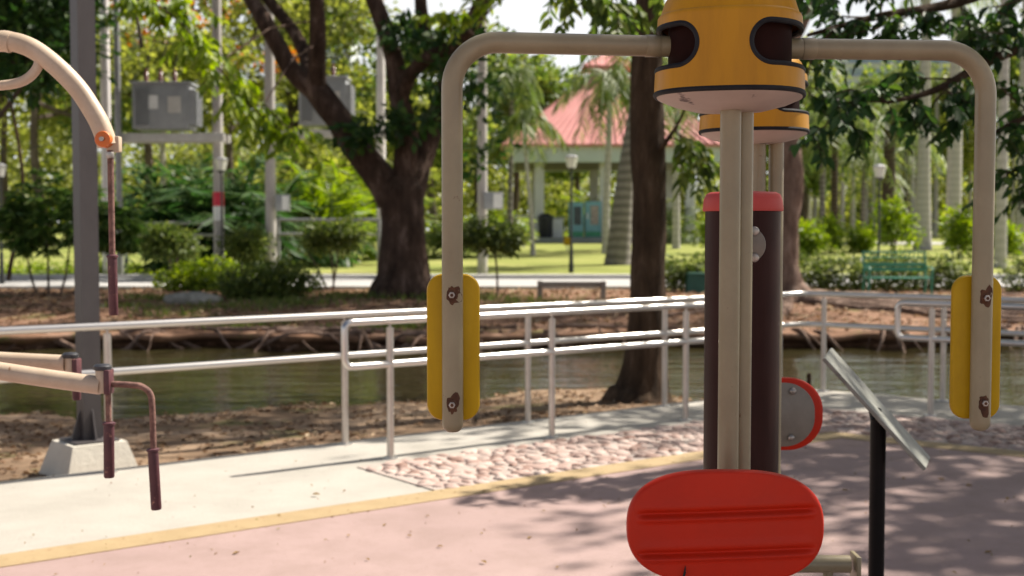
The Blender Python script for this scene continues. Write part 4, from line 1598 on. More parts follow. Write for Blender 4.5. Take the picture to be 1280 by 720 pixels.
# roots drooping from the lip of the bank into the water
def drooping(owner, x0, x1, n, seed):
    rg = random.Random(seed)
    for i in range(n):
        x = rg.uniform(x0, x1)
        ly, lz = lip(x)
        dx = rg.uniform(-.5, .5)
        r0 = rg.uniform(.012, .034)
        pts = [Vector((x, ly + .35, HB(x, ly + .35) + r0 * .5)), Vector((x + dx * .3, ly + .08, lz + r0)), Vector((x + dx * .6, ly - .07, lz - .05)),
               Vector((x + dx * .9, ly - .10 - rg.random() * .1, lz - .16)), Vector((x + dx * 1.3, ly - .16 - rg.random() * .12, WATER - .03))]
        branch_mesh(m_ := MB(), pts, [r0, r0, r0 * .9, r0 * .7, r0 * .4], 4, 7, .15, 6)
        m_.build('root', M['bark_root'], owner, smooth=True)


drooping(rt, 3.4, 10.5, 34, 5)
drooping(bt, -7.5, 2.6, 24, 6)


# ------------------------------------------------------------------ background trees
def proto_tree(name, label, loc, h, cr_, blobs, n, per, clump, L, Wd, mat, seed, tr=.25, limbs=4, group=None, extra=None, bark='bark_far'):
    t = thing(name, label, 'tree', loc, group)
    rg = random.Random(seed)
    loc = Vector(loc)
    mb = MB()
    top = loc + Vector((rg.uniform(-.4, .4), rg.uniform(-.4, .4), h * .55))
    mid = loc + (top - loc) * .5 + Vector((rg.uniform(-.3, .3), rg.uniform(-.3, .3), 0))
    branch_mesh(mb, [loc - Vector((0, 0, .3)), loc + Vector((0, 0, .25)), mid, top], [tr * 1.5, tr * 1.1, tr * .9, tr * .7], 5, 10)
    for i in range(limbs):
        b = blobs[i % len(blobs)]
        e = loc + Vector(b[0]) + Vector((rg.uniform(-.5, .5) * b[1][0], rg.uniform(-.5, .5) * b[1][1], 0))
        s = mid.lerp(top, rg.uniform(.3, 1))
        m2 = s.lerp(e, .5) + Vector((0, 0, -.3))
        branch_mesh(mb, [s, m2, e], [tr * .6, tr * .4, tr * .12], 4, 7)
    mb.build('trunk', M[bark], t, smooth=True)
    bl = [((loc + Vector(b[0])).to_tuple(), b[1]) for b in blobs]
    V, Fc = clump_leaves(bl, n, per, clump, L, Wd, seed=seed)
    link_mesh('crown', V, Fc, M[mat], t)
    if extra:
        V, Fc = clump_leaves([((loc + Vector(b[0])).to_tuple(), b[1]) for b in extra[0]], extra[2], 12, clump * .7, L * .8, Wd * .9, seed=seed + 1)
        link_mesh('blossom', V, Fc, M[extra[1]], t)
    return t


def umbrella_blobs(h, r, seed, n=9, lo=.5):
    rg = random.Random(seed)
    out = []
    for i in range(n):
        a, d = rg.uniform(0, 6.28), r * math.sqrt(rg.random()) * .8
        z = h * rg.uniform(lo, .95)
        s = rg.uniform(.28, .5) * r
        out.append(((d * math.cos(a), d * math.sin(a), z), (s, s, s * rg.uniform(.3, .55))))
    return out


G = 'trees of the far park wood'


def bgt(px, Y, label, h, r, mat, seed, n=330, per=14, clump=.75, L=.42, Wd=.26, tr=.22, lo=.4, nb=10, extra=None):
    loc = on(px, Y)
    return proto_tree('tree', label, loc, h, r, umbrella_blobs(h, r, seed, nb, lo), n, per, clump, L, Wd, mat, seed, tr, 5, G, extra)


# left side, layered feathery crowns
bgt(60, 58, 'dark tree behind the whorl-leaved shrub at the picture edge', 15, 6, 'leaf_mid', 201, 420)
LC = on(-70, 25)
def _c(px, py, Y):
    return (at(px, py, Y) - LC).to_tuple()
proto_tree('tree', 'dark leafy tree filling the upper corner above the cream machine', LC, 6.5, 3, [(_c(20, 10, 24), (1.0, 1.0, .8)), (_c(55, 60, 23.5), (.75, .8, .7)), (_c(5, 75, 24), (.7, .8, .55)), (_c(70, 5, 24), (.6, .8, .5)), (_c(-60, 20, 24.5), (1.2, 1.2, 1.2)), (_c(40, -70, 24.5), (1.6, 1.4, 1.0)), (_c(120, -70, 24), (1.2, 1.2, .6))], 330, 16, .4, .30, .10, 'leaf_dark', 202, .14, 7, None)
bgt(190, 62, 'tall olive tree rising behind the transformer with two poles', 17, 6.5, 'leaf_olive', 203, 460)
bgt(290, 70, 'flame tree with orange blossom above the shrubs by the poles', 16, 6, 'leaf_olive', 204, 420, extra=([((-1.5, -3, 12.5), (3.5, 2, .8)), ((2.5, -3, 10), (2, 1.5, .6)), ((-4, -2, 11), (2, 1.5, .5))], 'blossom', 60))
bgt(120, 76, 'pale olive tree seen between the steel column and the white pole', 18, 7, 'leaf_olive', 205, 420)
bgt(370, 78, 'yellow-green tree behind the rain tree\'s slanting limb', 17, 6.5, 'leaf_olive', 206, 430)
bgt(450, 84, 'tall green tree showing through the rain tree fork', 18, 6.5, 'leaf_mid', 207, 430)
bgt(545, 72, 'leafy green tree behind the rain tree\'s straight right limb', 13, 5, 'leaf_mid', 208, 380)
bgt(640, 78, 'rounded green tree left of the red pavilion roof', 12.2, 5, 'leaf_mid', 209, 430)
bgt(720, 92, 'dense tree with layered crown rising behind the pavilion ridge', 13.5, 5.5, 'leaf_mid', 210, 430)
bgt(600, 95, 'far olive tree behind the meter pole', 14, 6, 'leaf_olive', 211, 400)
bgt(860, 84, 'green tree behind the near-shore trunk and the pods', 13.5, 6, 'leaf_mid', 212, 430)
bgt(960, 88, 'tree behind the red-capped post with pale crown', 14, 6, 'leaf_olive', 213, 430)
bgt(1045, 92, 'wide green tree behind the dark palm trunks', 14, 6.5, 'leaf_mid', 214, 430)
bgt(1150, 96, 'hazy green tree behind the pale royal palm trunk', 12.5, 6.5, 'leaf_mid', 215, 430)
bgt(1230, 90, 'olive tree between the two thick palm trunks', 12, 6, 'leaf_olive', 216, 430)
bgt(1310, 84, 'green tree at the far edge beyond the yellow arm pad', 15, 6, 'leaf_mid', 217, 430)
bgt(1000, 70, 'low spreading tree above the bright shrubs', 8, 4.5, 'leaf_mid', 218, 330)
bgt(500, 60, 'small bushy tree behind the rain tree trunk', 7, 3.2, 'leaf_olive', 219, 300, clump=.6, L=.36)
bgt(10, 80, 'tall pale tree beyond the dark corner tree', 19, 7, 'leaf_olive', 220, 400)

# far wood as one mass
rg = np.random.default_rng(77)
bl = []
for i in range(150):
    Y = rg.uniform(100, 145)
    px = rg.uniform(-140, 1420)
    x = (px - 640) / F * Y
    h = rg.uniform(5, 16) if px < 560 else rg.uniform(3, 11)
    if 560 < px < 830:
        h = min(h, 9)
    bl.append(((x, Y, H(x, Y) + h * .5), (rg.uniform(3, 6), rg.uniform(2, 4), h * .55)))
V, Fc = clump_leaves(bl, 4600, 15, 1.2, .66, .42, seed=78, shell=.3)
tag(link_mesh('far_wood', V, Fc, M['leaf_olive']), kind='stuff')


# ------------------------------------------------------------------ palms
def frond(base, az, elev, L, droop, leaf_l, nst, rg, width=.06, hang=.5):
    d = Vector((math.cos(az), math.sin(az), 0))
    side = Vector((-math.sin(az), math.cos(az), 0))
    C, D, P = [], [], []
    for s in range(nst + 1):
        t = s / nst
        p = base + d * (L * t * math.cos(elev) * (1 - .15 * t)) + Vector((0, 0, L * (math.sin(elev) * t - droop * t * t)))
        P.append(p)
        if s >= 2:
            tang = (P[-1] - P[-2]).normalized()
            for sd in (-1, 1):
                dd = side * sd * .9 + tang * .6 + Vector((0, 0, -hang + rg.gauss(0, .15)))
                C.append(p[:])
                D.append((dd * (math.sin(math.pi * (.12 + .82 * t)) + .15))[:])
    return C, D, P


def palm(label, loc, h, r, nf, L, droop, mat='leaf_palm', trunk='palm_trunk', seed=1, lean=(0, 0), leaf_l=.7, width=.07, hang=.5, nst=20, bulge=1.0, shaft=True, elev=(-10, 75), group=None, extra_trunk=0, name='palm_tree'):
    rg = random.Random(seed)
    loc = Vector(loc)
    t = thing(name, label, 'palm tree', loc, group)
    top = loc + Vector((lean[0], lean[1], h))
    pts = [loc - Vector((0, 0, .3)), loc + Vector((0, 0, .05 * h)), loc.lerp(top, .4) + Vector((-lean[0] * .12, 0, 0)), loc.lerp(top, .75), top]
    branch_mesh(mb := MB(), pts, [r * 1.5 * bulge, r * 1.15 * bulge, r, r * .85, r * .75], 6, 14, .04)
    mb.build('trunk', M[trunk], t, smooth=True)
    crown_base = top
    if shaft:
        MB().tube([top - Vector((0, 0, .05)), top + Vector((0, 0, .3)), top + Vector((0, 0, 1.0))], [r * .82, r * .9, r * .4], 12).build('crownshaft', M['leaf_sheath'], t, smooth=True)
        crown_base = top + Vector((0, 0, .85))
    C, D, LL, ra = [], [], [], MB()
    for i in range(nf):
        az = 6.2832 * i / nf * 2.4 + rg.uniform(-.3, .3)
        el = R(rg.uniform(*elev))
        c, d, P = frond(crown_base, az, el, L * rg.uniform(.85, 1.1), droop * rg.uniform(.8, 1.25), leaf_l, nst, rg, width, hang)
        C += c
        D += d
        ra.tube(P, lerp_list([.035, .012], len(P)), 4, cap=False)
    C, D = np.array(C), np.array(D)
    ln = np.linalg.norm(D, axis=1)
    V, Fc = leaves_np(C, D, ln * leaf_l * .8, width, shape='quad', normals=np.tile(np.array([0, 0, 1.0]), (len(C), 1)) + rng.normal(size=C.shape) * .3)
    cw = link_mesh('crown', V, Fc, M[mat], t)
    ra.build('stalks', M['leaf_sheath'], cw)
    return t


M['leaf_sheath'] = surf('palm_sheath', [(.3, (.12, .17, .05)), (.7, (.18, .24, .08))], 4, .5)

PB = on
palm('slender grey palm with drooping fronds standing left of the pavilion roof', on(637, 52), 6.4, .11, 14, 2.5, 1.0, seed=301, trunk='palm_trunk_grey', leaf_l=.75, hang=1.0, lean=(.1, 0))
palm('slim palm with curved pale trunk in front of the pavilion corner', on(666, 48), 4.4, .09, 11, 2.0, .95, seed=302, trunk='palm_trunk', leaf_l=.7, hang=.9, lean=(-.3, 0))
palm('slim foxtail palm with pale ringed trunk between lamp and trunk', on(757, 50), 6.2, .14, 14, 2.7, 1.0, seed=303, leaf_l=.8, hang=1.0, lean=(.15, 0))
palm('second slim pale palm leaning right beside the foxtail palm', on(772, 51), 5.9, .12, 12, 2.4, 1.0, seed=304, leaf_l=.8, hang=1.0, lean=(.5, 0))
palm('stout leaning grey palm with swollen foot on the lawn', gp(773, 331), 6.8, .30, 16, 3.2, .8, seed=305, trunk='palm_trunk_grey', lean=(.75, 0), bulge=1.25, leaf_l=.9)
palm('palm with pale trunk behind the near-shore trunk, right of the pavilion', on(845, 55), 7.0, .15, 14, 2.8, .9, seed=306, leaf_l=.8, hang=.9)
palm('pale royal palm rising tallest behind the bench', gp(1153, 312), 11.0, .26, 14, 3.6, .7, seed=307, leaf_l=1.0, bulge=1.25)
palm('thick grey royal palm trunk just left of the right cream arm', on(1191, 54), 11.5, .30, 14, 3.6, .7, seed=308, leaf_l=1.0)
palm('royal palm with pale trunk right of the right cream arm', gp(1250, 335), 11.5, .17, 14, 3.6, .7, seed=309, leaf_l=1.0)
palm('grey royal palm trunk at the right picture edge', on(1278, 48), 11.5, .24, 14, 3.6, .7, seed=310, leaf_l=1.0)
palm('dark-trunked palm with full crown left of the royal palm', on(1110, 62), 6.2, .34, 22, 4.0, .75, seed=311, trunk='palm_trunk_dark', shaft=False, leaf_l=.9, width=.09)
palm('dark slender palm trunk behind the lamp post with arching fronds', on(1042, 58), 5.6, .17, 18, 3.6, .75, seed=312, trunk='palm_trunk_dark', shaft=False, leaf_l=.9, width=.09)
palm('brown palm with thin trunk between the dark palms', on(1027, 64), 5.6, .15, 16, 3.4, .8, seed=313, trunk='palm_trunk_grey', shaft=False, leaf_l=.8)
palm('low feathery palm beneath the dark palms', on(1078, 66), 4.2, .13, 16, 3.2, .9, seed=314, trunk='palm_trunk_grey', shaft=False, leaf_l=.9)
palm('brown palm trunk just left of the pale royal palm', on(1130, 70), 5.2, .2, 18, 3.4, .8, seed=315, trunk='palm_trunk_dark', shaft=False, leaf_l=.9)
palm('pale palm trunk standing left of the transformer pole', on(205, 66), 8.0, .16, 15, 3.2, .8, seed=316, leaf_l=.9)
palm('far pale palm in the gap right of the red-capped post', on(1010, 76), 8.5, .15, 14, 3.2, .8, seed=317, leaf_l=.9)
# slim trunks of the far grove
i = 0
for px, Y, w in ((1003, 82, .14), (1018, 90, .12), (1052, 84, .13), (1065, 78, .16), (1082, 92, .14), (1090, 86, .13), (1124, 90, .16), (1140, 82, .12), (1168, 88, .15), (1212, 92, .14), (1222, 80, .15), (1236, 95, .15), (1264, 86, .15)):
    i += 1
    lo = on(px, Y)
    t = thing('palm_tree', 'slim far palm trunk in the grove beyond the lawn', 'palm tree', lo, 'slim palms of the far grove') if i == 1 else None
    if i == 1:
        hh = 9.5
        branch_mesh(mb := MB(), [lo - Vector((0, 0, .2)), lo + Vector((.05, 0, hh * .5)), lo + Vector((0, 0, hh))], [.17, .14, .11], 5, 10, .03)
        mb.build('trunk', M['palm_trunk'], t, smooth=True)
        C, D = [], []
        rr = random.Random(5)
        for q in range(13):
            c, d, P = frond(lo + Vector((0, 0, hh)), q * 2.4, R(rr.uniform(-5, 70)), 3.0, .8, .8, 16, rr)
            C += c
            D += d
        C, D = np.array(C), np.array(D)
        V, Fc = leaves_np(C, D, np.linalg.norm(D, axis=1) * .75, .1, shape='quad')
        link_mesh('crown', V, Fc, M['leaf_palm'], t)
        grove = t
    else:
        dup(grove, lo, random.uniform(0, 6), random.uniform(.8, 1.15))


# ------------------------------------------------------------------ shrubs
def shrub(label, loc, blobs, n, per, clump, L, Wd, mat, seed, stems=(), cat='shrub', name='shrub', shape='quad', shell=.6, stem_r=.025, group=None, bark='bark_far'):
    loc = Vector(loc)
    t = thing(name, label, cat, loc, group)
    if stems:
        mb = MB()
        for (p0, p1) in stems:
            a, b = loc + Vector(p0), loc + Vector(p1)
            branch_mesh(mb, [a - Vector((0, 0, .05)), a.lerp(b, .5) + Vector((.03, 0, 0)), b], [stem_r, stem_r * .85, stem_r * .6], 4, 8)
        mb.build('stem', M[bark], t, smooth=True)
    bl = [((loc + Vector(b[0])).to_tuple(), b[1]) for b in blobs]
    V, Fc = clump_leaves(bl, n, per, clump, L, Wd, shape=shape, seed=seed, shell=shell)
    link_mesh('foliage', V, Fc, M[mat], t)
    return t


def px2(loc, px, py):
    q = at(px, py, Vector(loc).y)
    return q - Vector(loc)


L0 = gp(415, 362)
c0 = px2(L0, 418, 296)
kk = L0.y / F
shrub('clipped dark topiary on two crossing thin stems beside the rain tree', L0, [((c0.x - 17 * kk, 0, c0.z), (18 * kk, .4, 15 * kk)), ((c0.x + 14 * kk, 0, c0.z + .02), (19 * kk, .4, 14 * kk))], 150, 16, .2, .13, .07, 'leaf_hedge', 401,
      [((.05, 0, 0), (c0.x - .15, 0, c0.z - .1)), ((.0, .05, 0), (c0.x + .1, 0, c0.z)), ((-.1, 0, 0), (-.6, 0, .95))], 'topiary', 'topiary')
L0 = gp(622, 371)
c0 = px2(L0, 616, 296)
kk = L0.y / F
shrub('flat-topped topiary on a single thin trunk near the left yellow pad', L0, [((c0.x - 13 * kk, 0, c0.z), (18 * kk, .35, 13 * kk)), ((c0.x + 16 * kk, 0, c0.z - .03), (17 * kk, .35, 12 * kk))], 150, 16, .2, .12, .065, 'leaf_hedge', 402,
      [((0, 0, 0), (c0.x, 0, c0.z))], 'topiary', 'topiary')
L0 = gp(215, 352)
c0 = px2(L0, 207, 303)
kk = L0.y / F
shrub('rounded olive topiary left of the red-banded pole', L0, [((c0.x - 12 * kk, 0, c0.z + .05), (22 * kk, .45, 17 * kk)), ((c0.x + 18 * kk, 0, c0.z - .1), (19 * kk, .4, 14 * kk))], 190, 16, .22, .13, .07, 'leaf_hedge', 403,
      [((0, 0, 0), (c0.x, 0, c0.z)), ((.1, 0, 0), (c0.x + .3, 0, c0.z - .1))], 'topiary', 'topiary', stem_r=.05)
L0 = gp(305, 346)
c0 = px2(L0, 306, 306)
kk = L0.y / F
shrub('small mushroom-shaped topiary between the red-banded pole and the box pole', L0, [((c0.x, 0, c0.z + .1), (25 * kk, .45, 13 * kk)), ((c0.x, 0, c0.z - .2), (18 * kk, .4, 10 * kk))], 170, 16, .2, .12, .07, 'leaf_hedge', 404,
      [((-.05, 0, 0), (c0.x - .2, 0, c0.z)), ((.1, 0, 0), (c0.x + .2, 0, c0.z))], 'topiary', 'topiary', stem_r=.05)
L0 = gp(258, 363)
kk = L0.y / F
shrub('bright yellow-green rounded bush in front of the poles', L0, [((0, 0, .30), (45 * kk, .6, .34)), ((.3, .1, .3), (36 * kk, .6, .30)), ((-.45, 0, .18), (30 * kk, .5, .22))], 240, 16, .2, .12, .065, 'leaf_bright', 405)
L0 = gp(330, 372)
kk = L0.y / F
shrub('dark green low bush beside the bright bush, under the box pole', L0, [((-.25, 0, .28), (32 * kk, .5, .32)), ((.5, .2, .35), (32 * kk, .5, .33)), ((0, -.2, .15), (40 * kk, .5, .2))], 260, 16, .2, .12, .065, 'leaf_hedge', 406)
L0 = on(60, 27)
kk = L0.y / F
# whorled large-leaf shrub
t = thing('shrub', 'large shrub of whorled glossy leaves left of the steel column', 'shrub', L0)
rgn = np.random.default_rng(500)
C, D = [], []
for b, s in ((px2(L0, 55, 265), (38 * kk, .8, 50 * kk)), (px2(L0, 25, 285), (28 * kk, .7, 35 * kk)), (px2(L0, 110, 275), (32 * kk, .7, 42 * kk)), (px2(L0, 150, 285), (20 * kk, .6, 28 * kk))):
    for _ in range(75):
        q = rgn.normal(size=3)
        q /= np.linalg.norm(q)
        cc = np.array(L0 + b) + q * np.array(s) * (.6 + .45 * rgn.random())
        for m_ in range(9):
            a = m_ * .7 + rgn.random() * .3
            C.append(cc)
            D.append(np.array([math.cos(a), math.sin(a), -.35 + .2 * rgn.normal()]) + q * .4)
C, D = np.array(C), np.array(D)
V, Fc = leaves_np(C, D, .27 * (.7 + .6 * rgn.random(len(C))), .085, shape='leaf')
link_mesh('foliage', V, Fc, M['leaf_whorl'], t)
mb = MB()
for dx in (-.5, 0, .5, 1.0):
    branch_mesh(mb, [L0 + Vector((dx * .5, 0, -.05)), L0 + Vector((dx * .8, 0, .5)), L0 + Vector((dx, 0, 1.3))], [.03, .025, .015], 4, 7)
mb.build('stem', M['bark_far'], t, smooth=True)

shrub('low yellow-green ground plants at the foot of the whorled shrub', gp(60, 345), [((-.6, 0, .1), (.9, .5, .2)), ((.8, 0, .1), (.8, .5, .18)), ((1.9, .2, .12), (.7, .5, .22))], 170, 14, .2, .14, .05, 'leaf_bright', 407, cat='plants', name='ground_plants')


def fountain(label, loc, n, L, leaf_l, seed, mat, h=.3, width=.06, droop=.7, elev=(10, 85), name='palm_shrub', hang=.3, spread=.4):
    """stemless clump of arching fronds"""
    rg = random.Random(seed)
    loc = Vector(loc)
    t = thing(name, label, 'palm shrub', loc)
    C, D, ra = [], [], MB()
    for i in range(n):
        b = loc + Vector((rg.uniform(-spread, spread), rg.uniform(-spread, spread), h * rg.uniform(0, 1)))
        c, d, P = frond(b, rg.uniform(0, 6.28), R(rg.uniform(*elev)), L * rg.uniform(.7, 1.15), droop * rg.uniform(.7, 1.2), leaf_l, 18, rg, width, hang)
        C += c
        D += d
        ra.tube(P, lerp_list([.025, .008], len(P)), 4, cap=False)
    C, D = np.array(C), np.array(D)
    V, Fc = leaves_np(C, D, np.linalg.norm(D, axis=1) * leaf_l, width, shape='quad', normals=np.tile(np.array([0, 0, 1.0]), (len(C), 1)) + rng.normal(size=C.shape) * .3)
    f = link_mesh('foliage', V, Fc, M[mat], t)
    ra.build('stalks', M['leaf_sheath'], f)
    return t


fountain('dark feathery palm clump behind the red-banded pole', on(248, 39), 95, 4.3, .95, 601, 'leaf_fern', 1.6, .12, .5, spread=1.1)
fountain('second dark palm clump between the banded pole and the box pole', on(315, 40), 70, 4.1, .95, 602, 'leaf_fern', 1.5, .12, .5, spread=.8)
fountain('pale arching areca palm behind the box pole', on(405, 42), 40, 4.8, 1.0, 603, 'leaf_bright', .8, .12, .5, elev=(35, 88), spread=.6)
fountain('yellow-green areca palm behind the rain tree trunk', on(455, 46), 40, 5.0, 1.0, 604, 'leaf_bright', .8, .12, .5, elev=(30, 88), spread=.6)
fountain('feathery green palm clump behind the left arm of the machine', on(560, 47), 34, 3.0, .8, 605, 'leaf_palm', .6, .08, .6, spread=.6)
fountain('bright palm clump growing behind the pavilion terrace', on(745, 74), 40, 4.0, 1.0, 606, 'leaf_bright', .8, .12, .6, elev=(30, 88), spread=2.0)
fountain('low palm clump left of the pavilion steps', on(610, 60), 34, 3.2, .8, 607, 'leaf_bright', .6, .09, .6, spread=.8)
fountain('palm clump under the pavilion eave beside the near-shore trunk', on(838, 62), 34, 3.0, .8, 608, 'leaf_palm', .6, .09, .6, spread=.8)

# bright young shrubs beyond the hedge
for (px, py, w, h, lab, seed) in ((1008, 324, 20, 42, 'young yellow-green shrub left of the lamp post behind the hedge', 701), (1036, 316, 14, 40, 'small round lime shrub between the two dark palm trunks', 702),
                                  (1114, 322, 30, 74, 'tall airy lime-green shrub just behind the bench', 703), (1198, 322, 20, 58, 'lime-green shrub beside the right cream arm', 704),
                                  (1076, 316, 10, 26, 'tiny lime shrub left of the lamp post', 705), (895, 318, 16, 50, 'lime-green shrub seen left of the red-capped post', 706), (1255, 322, 14, 40, 'lime shrub right of the right cream arm', 707)):
    L0 = gp(px, py)
    kk = L0.y / F
    shrub(lab, L0, [((-.2 * w * kk, 0, h * kk * .62), (w * kk * .8, .6, h * kk * .34)), ((.35 * w * kk, 0, h * kk * .5), (w * kk * .75, .6, h * kk * .30)), ((0, 0, h * kk * .8), (w * kk * .55, .5, h * kk * .25))], 110, 14, .3, .2, .10, 'leaf_bright', seed,
          [((0, 0, 0), (0, 0, h * kk * .6)), ((.05, 0, 0), (.25, 0, h * kk * .5))], stem_r=.03, shell=.35)


def hedge(label, px0, px1, Y, h, seed, depth=.7):
    xs0, xs1 = (px0 - 640) / F * Y, (px1 - 640) / F * Y
    c = on((px0 + px1) / 2, Y)
    bl = []
    n = max(3, int((xs1 - xs0) / .45))
    rgn = random.Random(seed)
    for i in range(n):
        x = xs0 + (xs1 - xs0) * (i + .5) / n
        bl.append(((x - c.x, rgn.uniform(-.05, .05), h * .52), ((xs1 - xs0) / n * .62, depth / 2, h * .5 * rgn.uniform(.9, 1.08))))
    return shrub(label, c, bl, int(n * 42), 16, .17, .10, .055, 'leaf_hedge', seed, [((b[0][0], 0, 0), (b[0][0] + .05, 0, h * .5)) for b in bl], 'hedge', 'hedge', shell=.65, stem_r=.015)


hedge('long clipped hedge running behind the green bench', 992, 1216, 28.4, .74, 801)
hedge('short clipped hedge beside the near-shore trunk and green box', 832, 882, 28.0, .72, 802)
hedge('clipped hedge continuing right of the right yellow pad', 1262, 1400, 28.0, .72, 803)

# rock
L0 = gp(242, 378)
V = icoV * np.array([.62, .3, .17])
V = V * (1 + .16 * np.array([mnoise.noise(Vector(v) * 3.1) for v in V]))[:, None] + np.array(L0) + np.array([0, 0, .05])
tag(link_mesh('rock', V, icoF, M['rock'], origin=L0, smooth=False), 'flat grey rock lying before the bright bush', 'rock')
L0 = gp(63, 351)
V = icoV * np.array([.22, .15, .08]) * (1 + .15 * np.array([mnoise.noise(Vector(v) * 2.3 + Vector((5, 0, 0))) for v in icoV]))[:, None] + np.array(L0)
tag(link_mesh('rock', V, icoF, M['rock'], origin=L0), 'small pale rock at the foot of the whorled shrub', 'rock')

# ------------------------------------------------------------------ utility poles and transformers
def upole(label, px, Y, wpx, mat, band=False, hgt=10, box=None):
    loc = on(px, Y)
    r = wpx / 2 / F * Y
    t = thing('utility_pole', label, 'utility pole', loc)
    s = MB().tube([loc - Vector((0, 0, .3)), loc + Vector((0, 0, hgt * .5)), loc + Vector((0, 0, hgt))], [r * 1.08, r, r * .85], 16).build('shaft', M[mat], t, smooth=True)
    if band:
        for (y0, y1, mt, nm) in ((240, 258, 'redband', 'red_band'), (258, 276, 'whiteband', 'white_band')):
            za, zb = at(px, y1, Y).z, at(px, y0, Y).z
            MB().cyl((loc.x, loc.y, za + .01), (loc.x, loc.y, zb), r * 1.08, 18).build(nm, M[mt], t, smooth=True)
    if box:
        bx0, by0, bx1, by1 = box
        p0, p1 = at(bx0, by1, Y - .2), at(bx1, by0, Y - .2)
        b = MB().box((p0 + p1) / 2, (p1.x - p0.x, .2, p1.z - p0.z), bev=.02).build('meter_box', M['transformer'], t, smooth=True)
        MB().box((p0 + p1) / 2 + Vector(((p1.x - p0.x) * .22, -.105, 0)), ((p1.x - p0.x) * .45, .012, (p1.z - p0.z) * .8)).build('meter_cover', M['whiteband'], b)
        MB().tube([Vector(((loc.x), loc.y, p0.z + .1)), (p0 + p1) / 2], .03, 8).build('bracket', M['greypipe'], t)
    return t


YU = 35
upole('bright white pole standing tallest beside the grey column', 135, YU, 12, 'whitepole')
upole('thin grey steel pipe pole next to the white pole', 150, YU - .6, 8, 'greypipe')
upole('concrete pole with red and white painted bands', 274, YU, 12.5, 'pole', True)
upole('concrete pole with small meter box at shoulder height beneath the slanting limb', 339, YU, 13, 'pole', box=(345, 243, 362, 264))
upole('concrete pole seen through the rain tree fork', 477, YU + 2, 11, 'whitepole')
upole('concrete pole with white-fronted meter box beside the left arm', 603, YU, 12, 'pole', box=(605, 240, 629, 262))


def platform(label, px0, px1, py, Y):
    a, b = at(px0, py, Y), at(px1, py, Y)
    t = thing('transformer_platform', label, 'platform', (a + b) / 2)
    for dy in (-.35, .35):
        MB().box(((a + b) / 2) + Vector((0, dy, 0)), (b.x - a.x, .12, .24), bev=.01).build('beam', M['kerb'], t, smooth=True)
    return t


platform('pale concrete beam carrying the grey transformer between the white and banded poles', 148, 284, 173, YU)
platform('pale beam behind the slanting limb carrying the half-hidden transformer', 335, 487, 168, YU + 1)


def transformer(label, px0, px1, py0, py1, Y):
    a, b = at(px0, py1, Y), at(px1, py0, Y)
    c = (a + b) / 2
    w, h = b.x - a.x, b.z - a.z
    t = thing('transformer', label, 'transformer', Vector((c.x, c.y, a.z)))
    body = MB().box(c, (w * .86, .95, h), bev=.04).build('tank', M['transformer'], t, smooth=True)
    MB().box(c + Vector((0, 0, h / 2 + .03)), (w * .92, 1.05, .07), bev=.02).build('lid', M['transformer'], t, smooth=True)
    for i in range(7):
        MB().box(c + Vector((w * .46, -.42 + i * .14, -.02)), (w * .12, .05, h * .78), bev=.01).build('cooling_fin', M['transformer'], t)
    for i in range(9):
        MB().box(c + Vector((-w * .36 + i * w * .022, -.50, -.02)), (w * .010, .10, h * .8)).build('cooling_fin', M['transformer'], t)
    MB().box(c + Vector((w * .22, -.487, .05)), (w * .2, .02, h * .36)).build('nameplate', M['kerb'], t)
    MB().box(c + Vector((-w * .1, -.487, .12)), (w * .14, .02, h * .3)).build('nameplate', M['whiteband'], t)
    for i in range(3):
        p = c + Vector((-w * .28 + i * w * .22, 0, h / 2 + .06))
        MB().lathe([(.05, 0), (.09, .05), (.05, .10), (.09, .15), (.05, .2), (.08, .26), (.04, .32), (.03, .42)], p, 12).build('bushing', M['porcelain'], t, smooth=True)
        p2 = p + Vector((.12, .3, 0))
        MB().tube([p + Vector((0, 0, .4)), p + Vector((.1, .1, .9)), p + Vector((.5, .3, 2.2))], .014, 6).build('lead_wire', M['lamppost'], t)
    return t


transformer('grey box transformer on its beam, fully in view', 166, 246, 107, 163, YU)
transformer('grey box transformer half hidden by the rain tree\'s slanting limb', 372, 440, 100, 158, YU + 1)


def wire(label, a, b, sag):
    a, b = Vector(a), Vector(b)
    pts = [a.lerp(b, t / 14) - Vector((0, 0, sag * 4 * (t / 14) * (1 - t / 14))) for t in range(15)]
    tag(MB().tube(pts, .016, 6).build('power_line', M['lamppost'], origin=a, smooth=True), label, 'cable', 'cables strung between the utility poles')


wire('sagging cable between white pole and banded pole, above the transformer', at(135, 30, YU), at(274, 46, YU), .35)
wire('lower slack cable from the banded pole to the box pole', at(274, 84, YU), at(339, 78, YU), .25)
wire('long cable from the banded pole behind the rain tree limbs', at(274, 40, YU), at(477, 60, YU + 2), .5)
wire('long cable running from the fork pole toward the left arm', at(477, 52, YU + 2), at(603, 70, YU), .5)
wire('cable leaving the picture edge to the white pole', at(-40, 190, YU), at(135, 150, YU), .3)


def pipe_barrier(label, px0, px1, Y, ys):
    a, b = on(px0, Y), on(px1, Y)
    t = thing('pipe_barrier', label, 'barrier', (a + b) / 2)
    for y in ys:
        p, q = at(px0, y, Y), at(px1, y, Y)
        MB().tube([p, q], .055, 10).build('rail', M['greypipe'], t, smooth=True)
    for p in (a, b):
        MB().tube([p - Vector((0, 0, .2)), Vector((p.x, p.y, at(px0, ys[0] - 2, Y).z))], .06, 10).build('post', M['greypipe'], t, smooth=True)


pipe_barrier('grey pipe barrier in front of the dark palm clump', 158, 270, 36.5, (279, 294))
pipe_barrier('grey pipe barrier behind the two-stemmed topiary', 348, 474, 36.5, (275, 293))


